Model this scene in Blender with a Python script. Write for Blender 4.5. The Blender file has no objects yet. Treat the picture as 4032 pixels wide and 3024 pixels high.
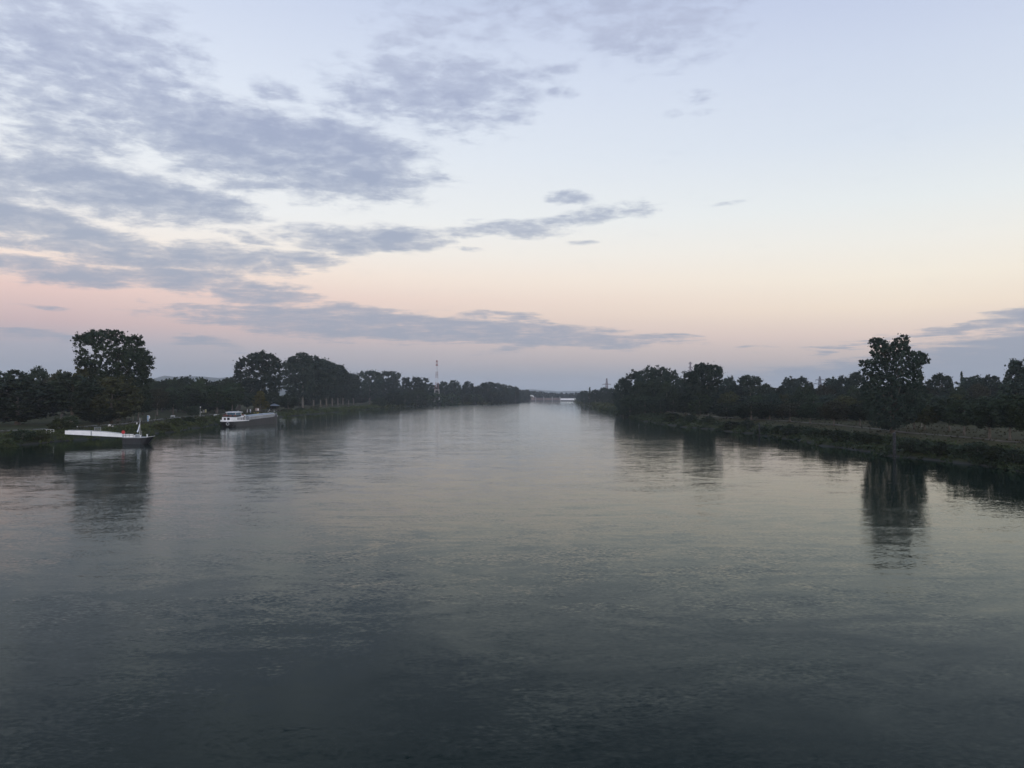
import bpy, bmesh, math, random
import numpy as np
from mathutils import Vector, Matrix, Euler

S = bpy.context.scene
COL = S.collection
R = math.radians

# ------------------------------------------------------------------ camera
HCAM = 10.5                      # eye height above the river, on a bridge
FPX = 788.0                      # focal length in pixels of a 1024 px wide frame
PITCH = math.atan(12.19 / FPX)
cam_d = bpy.data.cameras.new('camera')
cam = bpy.data.objects.new('camera', cam_d)
COL.objects.link(cam)
cam.location = (0, 0, HCAM)
cam.rotation_euler = (math.pi / 2 + PITCH, 0, 0)
cam_d.sensor_width = 36.0
cam_d.lens = 36.0 * FPX / 1024.0
cam_d.clip_start = 0.5
cam_d.clip_end = 40000
S.camera = cam


def lin(r, g, b):
    def f(c):
        c = c / 255.0
        return c / 12.92 if c <= 0.04045 else ((c + 0.055) / 1.055) ** 2.4
    return (f(r), f(g), f(b), 1.0)


# ------------------------------------------------------------------ node helpers
def nn(nt, kind, **kw):
    n = nt.nodes.new(kind)
    for k, v in kw.items():
        setattr(n, k, v)
    return n


def math_n(nt, op, a, b=None, c=None, clamp=False):
    n = nt.nodes.new('ShaderNodeMath')
    n.operation = op
    n.use_clamp = clamp
    for i, v in enumerate((a, b, c)):
        if v is None:
            continue
        if isinstance(v, (int, float)):
            n.inputs[i].default_value = v
        else:
            nt.links.new(v, n.inputs[i])
    return n.outputs[0]


def vmath(nt, op, a, b=None, scale=None):
    n = nt.nodes.new('ShaderNodeVectorMath')
    n.operation = op
    for i, v in enumerate((a, b)):
        if v is None:
            continue
        if isinstance(v, (tuple, list)):
            n.inputs[i].default_value = v
        else:
            nt.links.new(v, n.inputs[i])
    if scale is not None:
        if isinstance(scale, (int, float)):
            n.inputs['Scale'].default_value = scale
        else:
            nt.links.new(scale, n.inputs['Scale'])
    return n.outputs[1] if op in ('LENGTH', 'DOT_PRODUCT') else n.outputs[0]


def noise(nt, vec, scale, detail=4.0, rough=0.55, dist=0.0, dims='3D'):
    n = nt.nodes.new('ShaderNodeTexNoise')
    n.noise_dimensions = dims
    n.inputs['Scale'].default_value = scale
    n.inputs['Detail'].default_value = detail
    n.inputs['Roughness'].default_value = rough
    n.inputs['Distortion'].default_value = dist
    if vec is not None:
        nt.links.new(vec, n.inputs['Vector'])
    return n


def maprange(nt, v, a, b, c=0.0, d=1.0, kind='SMOOTHSTEP'):
    n = nt.nodes.new('ShaderNodeMapRange')
    n.interpolation_type = kind
    n.clamp = True
    nt.links.new(v, n.inputs['Value'])
    for nm, x in zip(('From Min', 'From Max', 'To Min', 'To Max'), (a, b, c, d)):
        n.inputs[nm].default_value = x
    return n.outputs['Result']


def mixc(nt, f, a, b, blend='MIX'):
    n = nt.nodes.new('ShaderNodeMix')
    n.data_type = 'RGBA'
    n.blend_type = blend
    for idx, v in ((0, f), (6, a), (7, b)):
        if isinstance(v, (int, float, tuple, list)):
            n.inputs[idx].default_value = v
        else:
            nt.links.new(v, n.inputs[idx])
    return n.outputs[2]


def ramp(nt, v, stops, interp='LINEAR'):
    n = nt.nodes.new('ShaderNodeValToRGB')
    cr = n.color_ramp
    cr.interpolation = interp
    stops = sorted(stops, key=lambda s: s[0])
    while len(cr.elements) < len(stops):
        cr.elements.new(0.5)
    for e, (p, c) in zip(cr.elements, stops):
        e.position = p
        e.color = c
    nt.links.new(v, n.inputs[0])
    return n.outputs[0]


# ------------------------------------------------------------------ sky (dusk)
SUN_AZ, SUN_EL = R(150), R(4)    # the sun has gone down behind the camera, to the right
w = bpy.data.worlds.new('World')
S.world = w
w.use_nodes = True
nt = w.node_tree
nt.nodes.clear()
tc = nn(nt, 'ShaderNodeTexCoord')
dirv = vmath(nt, 'NORMALIZE', tc.outputs['Generated'])
sep = nn(nt, 'ShaderNodeSeparateXYZ')
nt.links.new(dirv, sep.inputs[0])
dx, dy, dz = sep.outputs
az = math_n(nt, 'ARCTAN2', dx, dy)
el = math_n(nt, 'ARCSINE', dz)
# cloud deck coordinates: a flat layer seen in perspective
den = math_n(nt, 'ADD', math_n(nt, 'MAXIMUM', dz, 0.0), 0.055)
cpx = math_n(nt, 'DIVIDE', dx, den)
cpy = math_n(nt, 'DIVIDE', dy, den)
comb = nn(nt, 'ShaderNodeCombineXYZ')
nt.links.new(cpx, comb.inputs[0])
nt.links.new(cpy, comb.inputs[1])
deck = comb.outputs[0]
rot = nn(nt, 'ShaderNodeMapping')
rot.inputs['Rotation'].default_value = (0, 0, R(20))
rot.inputs['Scale'].default_value = (0.8, 1.0, 1.0)
nt.links.new(deck, rot.inputs[0])
deck = rot.outputs[0]
n_big = noise(nt, deck, 1.6, 3.0, 0.5)
n_fine = noise(nt, deck, 3.0, 9.0, 0.60, 0.2)
n_puff = noise(nt, deck, 11.0, 6.0, 0.62, 0.1)
fb = math_n(nt, 'ADD', math_n(nt, 'MULTIPLY', n_fine.outputs['Fac'], 0.65),
            math_n(nt, 'MULTIPLY', n_puff.outputs['Fac'], 0.35))
# azimuth/elevation point, its edge roughened by the deck noise
ae = nn(nt, 'ShaderNodeCombineXYZ')
nt.links.new(az, ae.inputs[0])
nt.links.new(el, ae.inputs[1])
flake = nn(nt, 'ShaderNodeMapping')
flake.inputs['Scale'].default_value = (1.0, 2.6, 1.0)
flake.inputs['Rotation'].default_value = (0, 0, R(7))
nt.links.new(ae.outputs[0], flake.inputs[0])
n_ang = noise(nt, flake.outputs[0], 26.0, 7.0, 0.62, 0.3)
fb = math_n(nt, 'ADD', math_n(nt, 'MULTIPLY', fb, 0.6), math_n(nt, 'MULTIPLY', n_ang.outputs['Fac'], 0.4))
warp = vmath(nt, 'SUBTRACT', n_big.outputs['Color'], (0.5, 0.5, 0.5))
warp = vmath(nt, 'MULTIPLY', warp, (0.10, 0.035, 0.0))
aew = vmath(nt, 'ADD', ae.outputs[0], warp)

# cloud banks: centre (azimuth, elevation), half sizes, tilt, thickness
CLOUDS = [
    # x, y, rx, ry, tilt(deg, + = falls to the right), weight   (all angular, in 1/1702 rad units)
    (560, 305, 380, 100, 9, 1.08), (740, 335, 230, 88, 7, 1.12), (350, 228, 170, 55, 8, 0.95), (500, 345, 200, 70, 8, 0.9),
    (230, 410, 360, 66, 8, 1.0), (430, 440, 170, 48, 6, 1.0), (60, 385, 160, 60, 4, 0.9),
    (110, 490, 320, 52, 9, 1.0), (20, 455, 140, 45, 4, 1.0),
    (300, 548, 350, 32, 2, 1.05), (560, 562, 210, 30, 1, 1.0), (60, 525, 160, 22, 2, 0.9),
    (170, 592, 330, 30, 1, 1.05), (440, 605, 220, 40, 3, 1.05), (540, 636, 190, 24, 4, 0.95),
    (800, 525, 230, 30, -1, 1.0), (900, 515, 120, 28, 3, 0.95), (1085, 497, 170, 21, -3, 0.9), (1180, 480, 120, 16, -6, 0.85),
    (525, 515, 55, 9, 3, 0.8), (1215, 420, 70, 16, 3, 0.9), (1310, 458, 120, 28, -6, 0.75), (1390, 455, 60, 16, 2, 0.8),
    (1250, 521, 40, 7, 2, 0.6), (1010, 545, 60, 7, 3, 0.6),
    (760, 700, 400, 40, 2, 1.15), (1020, 722, 470, 30, 2, 1.1), (1250, 742, 260, 12, 0, 0.9), (1450, 725, 70, 6, 0, 0.8),
    (1060, 678, 100, 9, 1, 0.8), (1130, 695, 90, 10, 3, 0.8), (500, 668, 180, 12, 2, 0.8),
    (450, 745, 90, 13, 4, 0.8), (60, 722, 140, 13, 3, 0.85), (85, 668, 70, 8, 0, 0.7),
    (120, 110, 380, 180, 12, 0.84), (260, 60, 220, 90, 10, 0.7), (60, 240, 270, 120, 10, 0.8), (380, 200, 220, 66, 12, 0.75),
    (1010, 55, 260, 60, -5, 0.62), (1390, 40, 240, 80, 4, 0.7), (1250, 10, 420, 60, 0, 0.68),
    (930, 175, 270, 70, -3, 0.85), (830, 168, 90, 26, 5, 0.85), (590, 177, 90, 26, 5, 0.9), (950, 230, 230, 55, 3, 0.7),
    (800, 200, 130, 40, 0, 0.7), (1080, 190, 120, 60, 0, 0.6),
    (905, 110, 30, 12, 0, 0.7), (1215, 138, 60, 14, 0, 0.7), (1214, 190, 45, 13, 0, 0.7), (1120, 250, 30, 10, 0, 0.6),
    (1500, 206, 75, 18, 5, 0.55), (1462, 240, 50, 15, 0, 0.55), (1530, 238, 60, 10, 4, 0.5), (1400, 155, 80, 13, -3, 0.45),
    (1590, 440, 45, 5, -2, 0.5),
    (2230, 757, 400, 58, -8, 1.4), (2090, 708, 190, 12, -7, 1.0), (2240, 690, 180, 22, -6, 1.0), (1880, 742, 90, 7, -3, 0.85),
    (1660, 752, 70, 6, 0, 0.75), (1790, 757, 70, 5, 0, 0.75), (1960, 802, 440, 36, -3, 1.3), (2350, 790, 520, 66, 0, 1.4),
]
mask = None
for (cx, cy, rx, ry, tilt, wt) in CLOUDS:
    a0 = math.atan((cx - 1106) / 1702.0)
    e0 = math.atan((856 - cy) / 1702.0 * math.cos(a0))
    ca = math.cos(a0)
    m = nn(nt, 'ShaderNodeMapping', vector_type='TEXTURE')
    m.inputs['Location'].default_value = (a0, e0, 0)
    m.inputs['Rotation'].default_value = (0, 0, -R(tilt))
    m.inputs['Scale'].default_value = (1.18 * rx / 1702.0 * ca * ca, 1.22 * ry / 1702.0 * ca, 1)
    nt.links.new(aew, m.inputs[0])
    ln = vmath(nt, 'LENGTH', m.outputs[0])
    f = maprange(nt, ln, 1.25, 0.25, 0.0, wt)
    mask = f if mask is None else math_n(nt, 'SMOOTH_MAX', mask, f, 0.12)
# behind the camera and overhead: loose broken cloud of the same kind
front = maprange(nt, dy, 0.05, 0.45, 1.0, 0.0)
high = maprange(nt, el, R(30), R(42), 0.0, 0.35)
loose = math_n(nt, 'MULTIPLY', math_n(nt, 'MAXIMUM', front, high), maprange(nt, n_big.outputs['Fac'], 0.4, 0.65, 0.1, 0.75))
mask = math_n(nt, 'MAXIMUM', mask, loose)
v = math_n(nt, 'ADD', math_n(nt, 'MULTIPLY', mask, 0.95), math_n(nt, 'MULTIPLY', math_n(nt, 'SUBTRACT', fb, 0.5), 3.7))
alpha = math_n(nt, 'MULTIPLY', maprange(nt, v, 0.20, 0.82), maprange(nt, mask, 0.02, 0.34))
thick = maprange(nt, v, 0.45, 1.25)

e01 = maprange(nt, el, 0.0, R(45), 0, 1, 'LINEAR')


def es(y):
    return max(0.0, math.degrees(math.atan((856 - y) / 1702.0)) / 45.0)


GL = ramp(nt, e01, [(es(855), lin(142, 152, 166)), (es(800), lin(150, 156, 170)), (es(760), lin(166, 166, 178)),
                    (es(715), lin(200, 178, 180)), (es(650), lin(230, 201, 194)), (es(600), lin(243, 223, 211)),
                    (es(550), lin(243, 234, 226)), (es(480), lin(238, 238, 238)), (es(340), lin(230, 235, 241)),
                    (es(200), lin(220, 228, 241)), (es(20), lin(205, 215, 235)), (0.70, lin(150, 168, 196)), (1.0, lin(100, 124, 164))])
GR = ramp(nt, e01, [(es(855), lin(146, 156, 168)), (es(815), lin(160, 163, 172)), (es(780), lin(196, 182, 178)),
                    (es(735), lin(223, 203, 193)), (es(680), lin(240, 224, 206)), (es(620), lin(243, 234, 219)),
                    (es(550), lin(238, 236, 229)), (es(470), lin(229, 234, 235)), (es(340), lin(214, 223, 235)),
                    (es(180), lin(203, 213, 232)), (es(20), lin(189, 200, 226)), (0.70, lin(140, 160, 190)), (1.0, lin(95, 120, 160))])
lr = maprange(nt, az, R(-30), R(26), 0, 1, 'LINEAR')
clear = mixc(nt, lr, GL, GR)
# the sunset side, behind the camera, is brighter
back = maprange(nt, dy, -0.7, 0.35, 2.4, 1.0, 'LINEAR')
ccol = ramp(nt, e01, [(es(850), lin(140, 150, 166)), (es(780), lin(146, 155, 171)), (es(700), lin(154, 161, 178)),
                      (es(560), lin(156, 166, 186)), (es(400), lin(153, 164, 189)), (es(250), lin(156, 166, 194)),
                      (es(60), lin(174, 182, 206)), (1.0, lin(120, 132, 165))])
ccol_thin = mixc(nt, 0.45, ccol, clear)
ccol2 = mixc(nt, thick, ccol_thin, ccol)
skyc = mixc(nt, math_n(nt, 'MULTIPLY', alpha, 0.93), clear, ccol2)
skyc = mixc(nt, 1.0, skyc, back, 'MULTIPLY')
nish = nn(nt, 'ShaderNodeTexSky', sky_type='NISHITA')
nish.sun_disc = False
nish.sun_elevation = SUN_EL
nish.sun_rotation = SUN_AZ
nish.dust_density = 2.0
bgA = nn(nt, 'ShaderNodeBackground')
bgA.inputs['Strength'].default_value = 1.05
nt.links.new(skyc, bgA.inputs['Color'])
bgB = nn(nt, 'ShaderNodeBackground')
bgB.inputs['Strength'].default_value = 0.004
nt.links.new(nish.outputs[0], bgB.inputs['Color'])
adds = nn(nt, 'ShaderNodeAddShader')
nt.links.new(bgA.outputs[0], adds.inputs[0])
nt.links.new(bgB.outputs[0], adds.inputs[1])
wo = nn(nt, 'ShaderNodeOutputWorld')
nt.links.new(adds.outputs[0], wo.inputs['Surface'])
w.cycles.sampling_method = 'MANUAL'
w.cycles.sample_map_resolution = 512

sun_d = bpy.data.lights.new('sun', 'SUN')
sun_d.energy = 0.25
sun_d.angle = R(20)
sun_d.color = (1.0, 0.8, 0.62)
sun = bpy.data.objects.new('sun', sun_d)
COL.objects.link(sun)
sd = Vector((math.sin(SUN_AZ) * math.cos(SUN_EL), math.cos(SUN_AZ) * math.cos(SUN_EL), math.sin(SUN_EL)))
sun.rotation_euler = (-sd).to_track_quat('-Z', 'Y').to_euler()

S.view_settings.view_transform = 'Standard'
S.view_settings.look = 'None'
S.view_settings.exposure = 0.0
S.view_settings.gamma = 1.0
S.render.engine = 'CYCLES'
S.cycles.use_denoising = True
S.cycles.max_bounces = 6
S.cycles.diffuse_bounces = 2
S.cycles.glossy_bounces = 3
S.cycles.transmission_bounces = 2
S.cycles.volume_bounces = 1
S.cycles.sample_clamp_indirect = 3.0


# ------------------------------------------------------------------ placing helpers
def ray(x, y):
    """world ray through a point of the 4032 x 3024 photograph"""
    xc = (x - 2016) / 3.9375 / FPX
    yc = (1512 - y) / 3.9375 / FPX
    return Vector((xc, math.cos(PITCH) - yc * math.sin(PITCH), math.sin(PITCH) + yc * math.cos(PITCH)))


def at(x, y, d):
    r = ray(x, y)
    return Vector((0, 0, HCAM)) + r * (d / r.y)


LSH = [(-300, -109), (60, -109), (150, -108), (166, -107), (181, -104), (190, -103), (213, -98), (243, -101), (300, -111), (397, -116),
       (460, -116), (583, -115), (678, -113), (800, -108), (925, -98), (965, -60), (1000, -36), (1088, -16), (1417, 2),
       (1671, 20), (1800, 30), (2300, 90), (2420, 160)]
RSH = [(-300, 72), (60, 72), (108, 71), (126, 69), (140, 66.5), (162, 66), (200, 67), (233, 65), (285, 56), (330, 56), (446, 60), (501, 65),
       (800, 82), (1050, 98), (1671, 141), (1800, 148), (2300, 165), (2420, 165)]


def interp(tab, y):
    return float(np.interp(y, [a for a, b in tab], [b for a, b in tab]))


def wob(y, k):
    return 1.1 * math.sin(y * 0.19 + k) + 0.7 * math.sin(y * 0.43 + 2 * k) + 0.5 * math.sin(y * 0.91 + k * 3)


def lsh(y):
    return interp(LSH, y) + wob(y, 1.0) * min(1.0, 0.5 + y / 500)


def rsh(y):
    return interp(RSH, y) + wob(y, 4.0) * min(1.0, 0.5 + y / 500)


PL = [(-30, -3.2), (-8, -2.6), (0, 0.0), (2.2, 0.75), (5, 1.35), (9, 1.95), (14, 2.2), (26, 2.25), (60, 2.3), (8000, 2.6)]
PR = [(-30, -3.2), (-8, -2.6), (0, 0.0), (2.5, 0.8), (6, 1.4), (11, 2.0), (18, 2.55), (30, 2.7), (60, 2.8), (8000, 3.0)]


def gz(x, y):
    sl, sr = lsh(y) - x, x - rsh(y)
    if x < 0.5 * (lsh(y) + rsh(y)):
        return interp(PL, sl)
    return interp(PR, sr)


def ground_at(x, y, z0=2.3):
    """where the sight line through (x, y) of the photograph meets the land"""
    r = ray(x, y)
    z = z0
    for _ in range(12):
        t = (z - HCAM) / r.z
        p = Vector((0, 0, HCAM)) + r * t
        z = 0.5 * z + 0.5 * gz(p.x, p.y)
    return Vector((p.x, p.y, gz(p.x, p.y)))


# ------------------------------------------------------------------ object helpers
def tag(o, label=None, cat=None, group=None, kind=None):
    if label:
        o['label'] = label
    if cat:
        o['category'] = cat
    if group:
        o['group'] = group
    if kind:
        o['kind'] = kind
    return o


def thing(name, label, cat, loc=(0, 0, 0), rz=0.0, group=None):
    o = bpy.data.objects.new(name, None)
    o.empty_display_size = 0.2
    COL.objects.link(o)
    o.location = loc
    o.rotation_euler = (0, 0, rz)
    return tag(o, label, cat, group)


class MB:
    """collects shapes for ONE mesh object"""

    def __init__(self):
        self.v, self.f = [], []

    def add(self, vs, fs):
        b = len(self.v)
        self.v += [tuple(p) for p in vs]
        self.f += [tuple(b + i for i in f) for f in fs]
        return self

    def box(self, c, s, rz=0.0, ry=0.0, rx=0.0, taper=1.0):
        M = Euler((rx, ry, rz)).to_matrix()
        vs = []
        for k in (-1, 1):
            t = taper if k > 0 else 1.0
            for i, j in ((-1, -1), (1, -1), (1, 1), (-1, 1)):
                vs.append(Vector(c) + M @ Vector((i * s[0] / 2 * t, j * s[1] / 2 * t, k * s[2] / 2)))
        return self.add(vs, [(3, 2, 1, 0), (4, 5, 6, 7), (0, 1, 5, 4), (1, 2, 6, 5), (2, 3, 7, 6), (3, 0, 4, 7)])

    def tube(self, pts, rad, n=7, caps=True):
        pts = [Vector(p) for p in pts]
        if not isinstance(rad, (list, tuple)):
            rad = [rad] * len(pts)
        vs, fs = [], []
        for i, p in enumerate(pts):
            t = (pts[min(i + 1, len(pts) - 1)] - pts[max(i - 1, 0)]).normalized()
            a = Vector((1, 0, 0)) if abs(t.x) < 0.8 else Vector((0, 1, 0))
            u = t.cross(a).normalized()
            q = t.cross(u)
            for k in range(n):
                th = 2 * math.pi * k / n
                vs.append(p + (u * math.cos(th) + q * math.sin(th)) * rad[i])
        for i in range(len(pts) - 1):
            for k in range(n):
                a, b = i * n + k, i * n + (k + 1) % n
                fs.append((a, b, b + n, a + n))
        if caps:
            fs.append(tuple(reversed(range(n))))
            fs.append(tuple(range((len(pts) - 1) * n, len(pts) * n)))
        return self.add(vs, fs)

    def bar(self, a, b, r, n=4):
        return self.tube([a, b], r, n)

    def loft(self, secs, caps=True):
        n = len(secs[0])
        vs = [p for s in secs for p in s]
        fs = []
        for i in range(len(secs) - 1):
            for k in range(n):
                a, b = i * n + k, i * n + (k + 1) % n
                fs.append((a, b, b + n, a + n))
        if caps:
            fs.append(tuple(reversed(range(n))))
            fs.append(tuple(range((len(secs) - 1) * n, len(secs) * n)))
        return self.add(vs, fs)

    def prism(self, poly, off):
        """poly: 3-D points of a flat outline, extruded by the vector off"""
        n = len(poly)
        poly = [Vector(p) for p in poly]
        vs = poly + [p + Vector(off) for p in poly]
        fs = [tuple(reversed(range(n))), tuple(range(n, 2 * n))]
        fs += [(i, (i + 1) % n, (i + 1) % n + n, i + n) for i in range(n)]
        return self.add(vs, fs)

    def ring(self, c, Rr, r, axis='y', n=20, m=8):
        vs, fs = [], []
        for i in range(n):
            a = 2 * math.pi * i / n
            for j in range(m):
                b = 2 * math.pi * j / m
                rr = Rr + r * math.cos(b)
                p = (rr * math.cos(a), r * math.sin(b), rr * math.sin(a))
                if axis == 'z':
                    p = (p[0], p[2], p[1])
                if axis == 'x':
                    p = (p[1], p[0], p[2])
                vs.append(Vector(c) + Vector(p))
        for i in range(n):
            for j in range(m):
                fs.append((i * m + j, ((i + 1) % n) * m + j, ((i + 1) % n) * m + (j + 1) % m, i * m + (j + 1) % m))
        return self.add(vs, fs)

    def build(self, name, mat, parent=None, bevel=0.0, smooth=False):
        me = bpy.data.meshes.new(name)
        me.from_pydata(self.v, [], self.f)
        bm = bmesh.new()
        bm.from_mesh(me)
        bmesh.ops.recalc_face_normals(bm, faces=bm.faces)
        bm.to_mesh(me)
        bm.free()
        if smooth:
            me.polygons.foreach_set('use_smooth', [True] * len(me.polygons))
        o = bpy.data.objects.new(name, me)
        COL.objects.link(o)
        me.materials.append(mat)
        if parent is not None:
            o.parent = parent
        if bevel:
            md = o.modifiers.new('bevel', 'BEVEL')
            md.width = bevel
            md.segments = 2
            md.limit_method = 'ANGLE'
        return o


def np_mesh(name, verts, nper, mat):
    """mesh of separate nper-gons from an (N*nper, 3) array"""
    n = len(verts)
    me = bpy.data.meshes.new(name)
    me.vertices.add(n)
    me.vertices.foreach_set('co', np.ascontiguousarray(verts, dtype=np.float32).ravel())
    me.loops.add(n)
    me.loops.foreach_set('vertex_index', np.arange(n, dtype=np.int32))
    k = n // nper
    me.polygons.add(k)
    me.polygons.foreach_set('loop_start', np.arange(0, n, nper, dtype=np.int32))
    me.update(calc_edges=True)
    me.materials.append(mat)
    return me


# ------------------------------------------------------------------ materials
MATS = {}


def mat(name, col, rough=0.6, metal=0.0, var=0.25, scale=3.0, bump=0.0, spec=0.4):
    if name in MATS:
        return MATS[name]
    m = bpy.data.materials.new(name)
    m.use_nodes = True
    t = m.node_tree
    b = t.nodes['Principled BSDF']
    tcn = nn(t, 'ShaderNodeTexCoord')
    n1 = noise(t, tcn.outputs['Object'], scale, 6, 0.6)
    n2 = noise(t, tcn.outputs['Object'], scale * 0.22, 3, 0.5)
    fac = math_n(t, 'ADD', math_n(t, 'MULTIPLY', n1.outputs['Fac'], 0.5), math_n(t, 'MULTIPLY', n2.outputs['Fac'], 0.5))
    fac = maprange(t, fac, 0.35, 0.65)
    c = mixc(t, fac, tuple(x * (1 - var) for x in col) + (1,), tuple(min(1, x * (1 + var * 0.6)) for x in col) + (1,))
    t.links.new(c, b.inputs['Base Color'])
    b.inputs['Roughness'].default_value = rough
    b.inputs['Metallic'].default_value = metal
    b.inputs['Specular IOR Level'].default_value = spec
    if bump:
        bp = nn(t, 'ShaderNodeBump')
        bp.inputs['Strength'].default_value = bump
        bp.inputs['Distance'].default_value = 0.1
        t.links.new(n1.outputs['Fac'], bp.inputs['Height'])
        t.links.new(bp.outputs[0], b.inputs['Normal'])
    MATS[name] = m
    return m


def leaf_mat(name, dark, light, scale=0.35):
    dark, light = tuple(0.74 * c for c in dark), tuple(0.74 * c for c in light)
    m = bpy.data.materials.new(name)
    m.use_nodes = True
    t = m.node_tree
    b = t.nodes['Principled BSDF']
    tcn = nn(t, 'ShaderNodeTexCoord')
    n1 = noise(t, tcn.outputs['Object'], scale, 3, 0.6)
    oi = nn(t, 'ShaderNodeObjectInfo')
    fac = maprange(t, n1.outputs['Fac'], 0.35, 0.68)
    c = mixc(t, fac, dark + (1,), light + (1,))
    br = maprange(t, oi.outputs['Random'], 0, 1, 0.75, 1.2, 'LINEAR')
    hs = nn(t, 'ShaderNodeHueSaturation')
    t.links.new(c, hs.inputs['Color'])
    t.links.new(br, hs.inputs['Value'])
    t.links.new(maprange(t, oi.outputs['Random'], 0, 1, 0.488, 0.512, 'LINEAR'), hs.inputs['Hue'])
    t.links.new(hs.outputs[0], b.inputs['Base Color'])
    b.inputs['Roughness'].default_value = 0.7
    b.inputs['Specular IOR Level'].default_value = 0.15
    b.inputs['Transmission Weight'].default_value = 0.0
    MATS[name] = m
    return m


LEAF = {
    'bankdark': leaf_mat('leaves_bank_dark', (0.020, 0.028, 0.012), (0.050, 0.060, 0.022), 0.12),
    'dark': leaf_mat('leaves_dark', (0.030, 0.042, 0.024), (0.052, 0.068, 0.036)),
    'green': leaf_mat('leaves_green', (0.036, 0.054, 0.026), (0.062, 0.086, 0.038)),
    'blue': leaf_mat('leaves_blue_green', (0.032, 0.048, 0.034), (0.056, 0.076, 0.052)),
    'olive': leaf_mat('leaves_olive', (0.056, 0.062, 0.024), (0.098, 0.100, 0.040)),
    'rust': leaf_mat('leaves_rust', (0.040, 0.041, 0.022), (0.062, 0.058, 0.032)),
    'yellow': leaf_mat('leaves_yellow', (0.100, 0.092, 0.020), (0.165, 0.145, 0.034)),
    'pale': leaf_mat('leaves_pale', (0.075, 0.085, 0.050), (0.125, 0.130, 0.080)),
    'scrub': leaf_mat('leaves_scrub', (0.045, 0.056, 0.019), (0.095, 0.103, 0.032), 0.12),
    'drygrass': leaf_mat('dry_grass', (0.042, 0.038, 0.015), (0.074, 0.064, 0.026), 0.12),
}
BARK = mat('bark', (0.13, 0.11, 0.09), 0.9, 0, 0.35, 2.0)
BARKP = mat('pale_bark', (0.17, 0.15, 0.125), 0.9, 0, 0.3, 1.5)
WHITE = mat('white_paint', (0.86, 0.82, 0.78), 0.5, 0, 0.10, 1.2)
OFFW = mat('weathered_white', (0.66, 0.64, 0.60), 0.6, 0, 0.15, 1.2)
GREYP = mat('grey_paint', (0.33, 0.34, 0.34), 0.6, 0, 0.2, 1.5)
LGREY = mat('light_grey_paint', (0.34, 0.34, 0.33), 0.6, 0, 0.2, 1.0)
DHULL = mat('dark_hull_paint', (0.034, 0.032, 0.032), 0.5, 0, 0.35, 0.6)
BLACK = mat('black_paint', (0.02, 0.02, 0.022), 0.5, 0, 0.3, 1.0)
STEEL = mat('galvanised_steel', (0.42, 0.42, 0.42), 0.5, 0.6, 0.2, 2.0)
DSTEEL = mat('dark_steel', (0.10, 0.10, 0.105), 0.6, 0.3, 0.2, 2.0)
GLASS = mat('blue_window_glass', (0.10, 0.16, 0.20), 0.08, 0, 0.1, 1.0, 0, 0.6)
DGLASS = mat('dark_window_glass', (0.07, 0.05, 0.045), 0.1, 0, 0.1, 1.0, 0, 0.6)
WOOD = mat('weathered_wood', (0.26, 0.22, 0.17), 0.85, 0, 0.3, 3.0)
DWOOD = mat('dark_wood', (0.075, 0.06, 0.05), 0.85, 0, 0.3, 3.0)
REDP = mat('red_paint', (0.50, 0.03, 0.03), 0.5, 0, 0.15, 3.0)
TREDP = mat('faded_red_paint', (0.30, 0.16, 0.145), 0.6, 0, 0.15, 0.2)
TWHITE = mat('mast_white_paint', (0.62, 0.60, 0.60), 0.6, 0, 0.1, 0.2)
PINKS = mat('pylon_steel', (0.23, 0.19, 0.20), 0.6, 0.1, 0.15, 0.3)
CONC = mat('concrete', (0.34, 0.31, 0.28), 0.85, 0, 0.25, 0.5)
BRICK = mat('brown_concrete', (0.20, 0.15, 0.13), 0.85, 0, 0.25, 0.5)
BLUEP = mat('blue_paint', (0.16, 0.36, 0.55), 0.5, 0, 0.1, 3.0)
YELP = mat('yellow_paint', (0.62, 0.48, 0.08), 0.6, 0, 0.15, 3.0)
PYEL = mat('pale_yellow_paint', (0.62, 0.58, 0.30), 0.6, 0, 0.15, 3.0)
ROOF = mat('slate_roof', (0.20, 0.21, 0.22), 0.7, 0, 0.2, 2.0)
ROOFB = mat('brown_roof', (0.17, 0.13, 0.10), 0.8, 0, 0.2, 2.0)
RUSTF = mat('flower_red', (0.28, 0.10, 0.075), 0.8, 0, 0.4, 9.0)
STONE = mat('pale_stone', (0.52, 0.47, 0.42), 0.9, 0, 0.25, 3.0, 0.3)
SKIN = mat('skin', (0.50, 0.33, 0.25), 0.6, 0, 0.1, 4.0)
HAIR = mat('hair', (0.06, 0.045, 0.035), 0.7, 0, 0.2, 8.0)
CLOTHW = mat('white_cloth', (0.74, 0.76, 0.80), 0.85, 0, 0.1, 4.0)
CLOTHG = mat('grey_blue_cloth', (0.30, 0.34, 0.38), 0.85, 0, 0.15, 4.0)
CLOTHP = mat('pale_cloth', (0.62, 0.64, 0.68), 0.85, 0, 0.1, 4.0)


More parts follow.
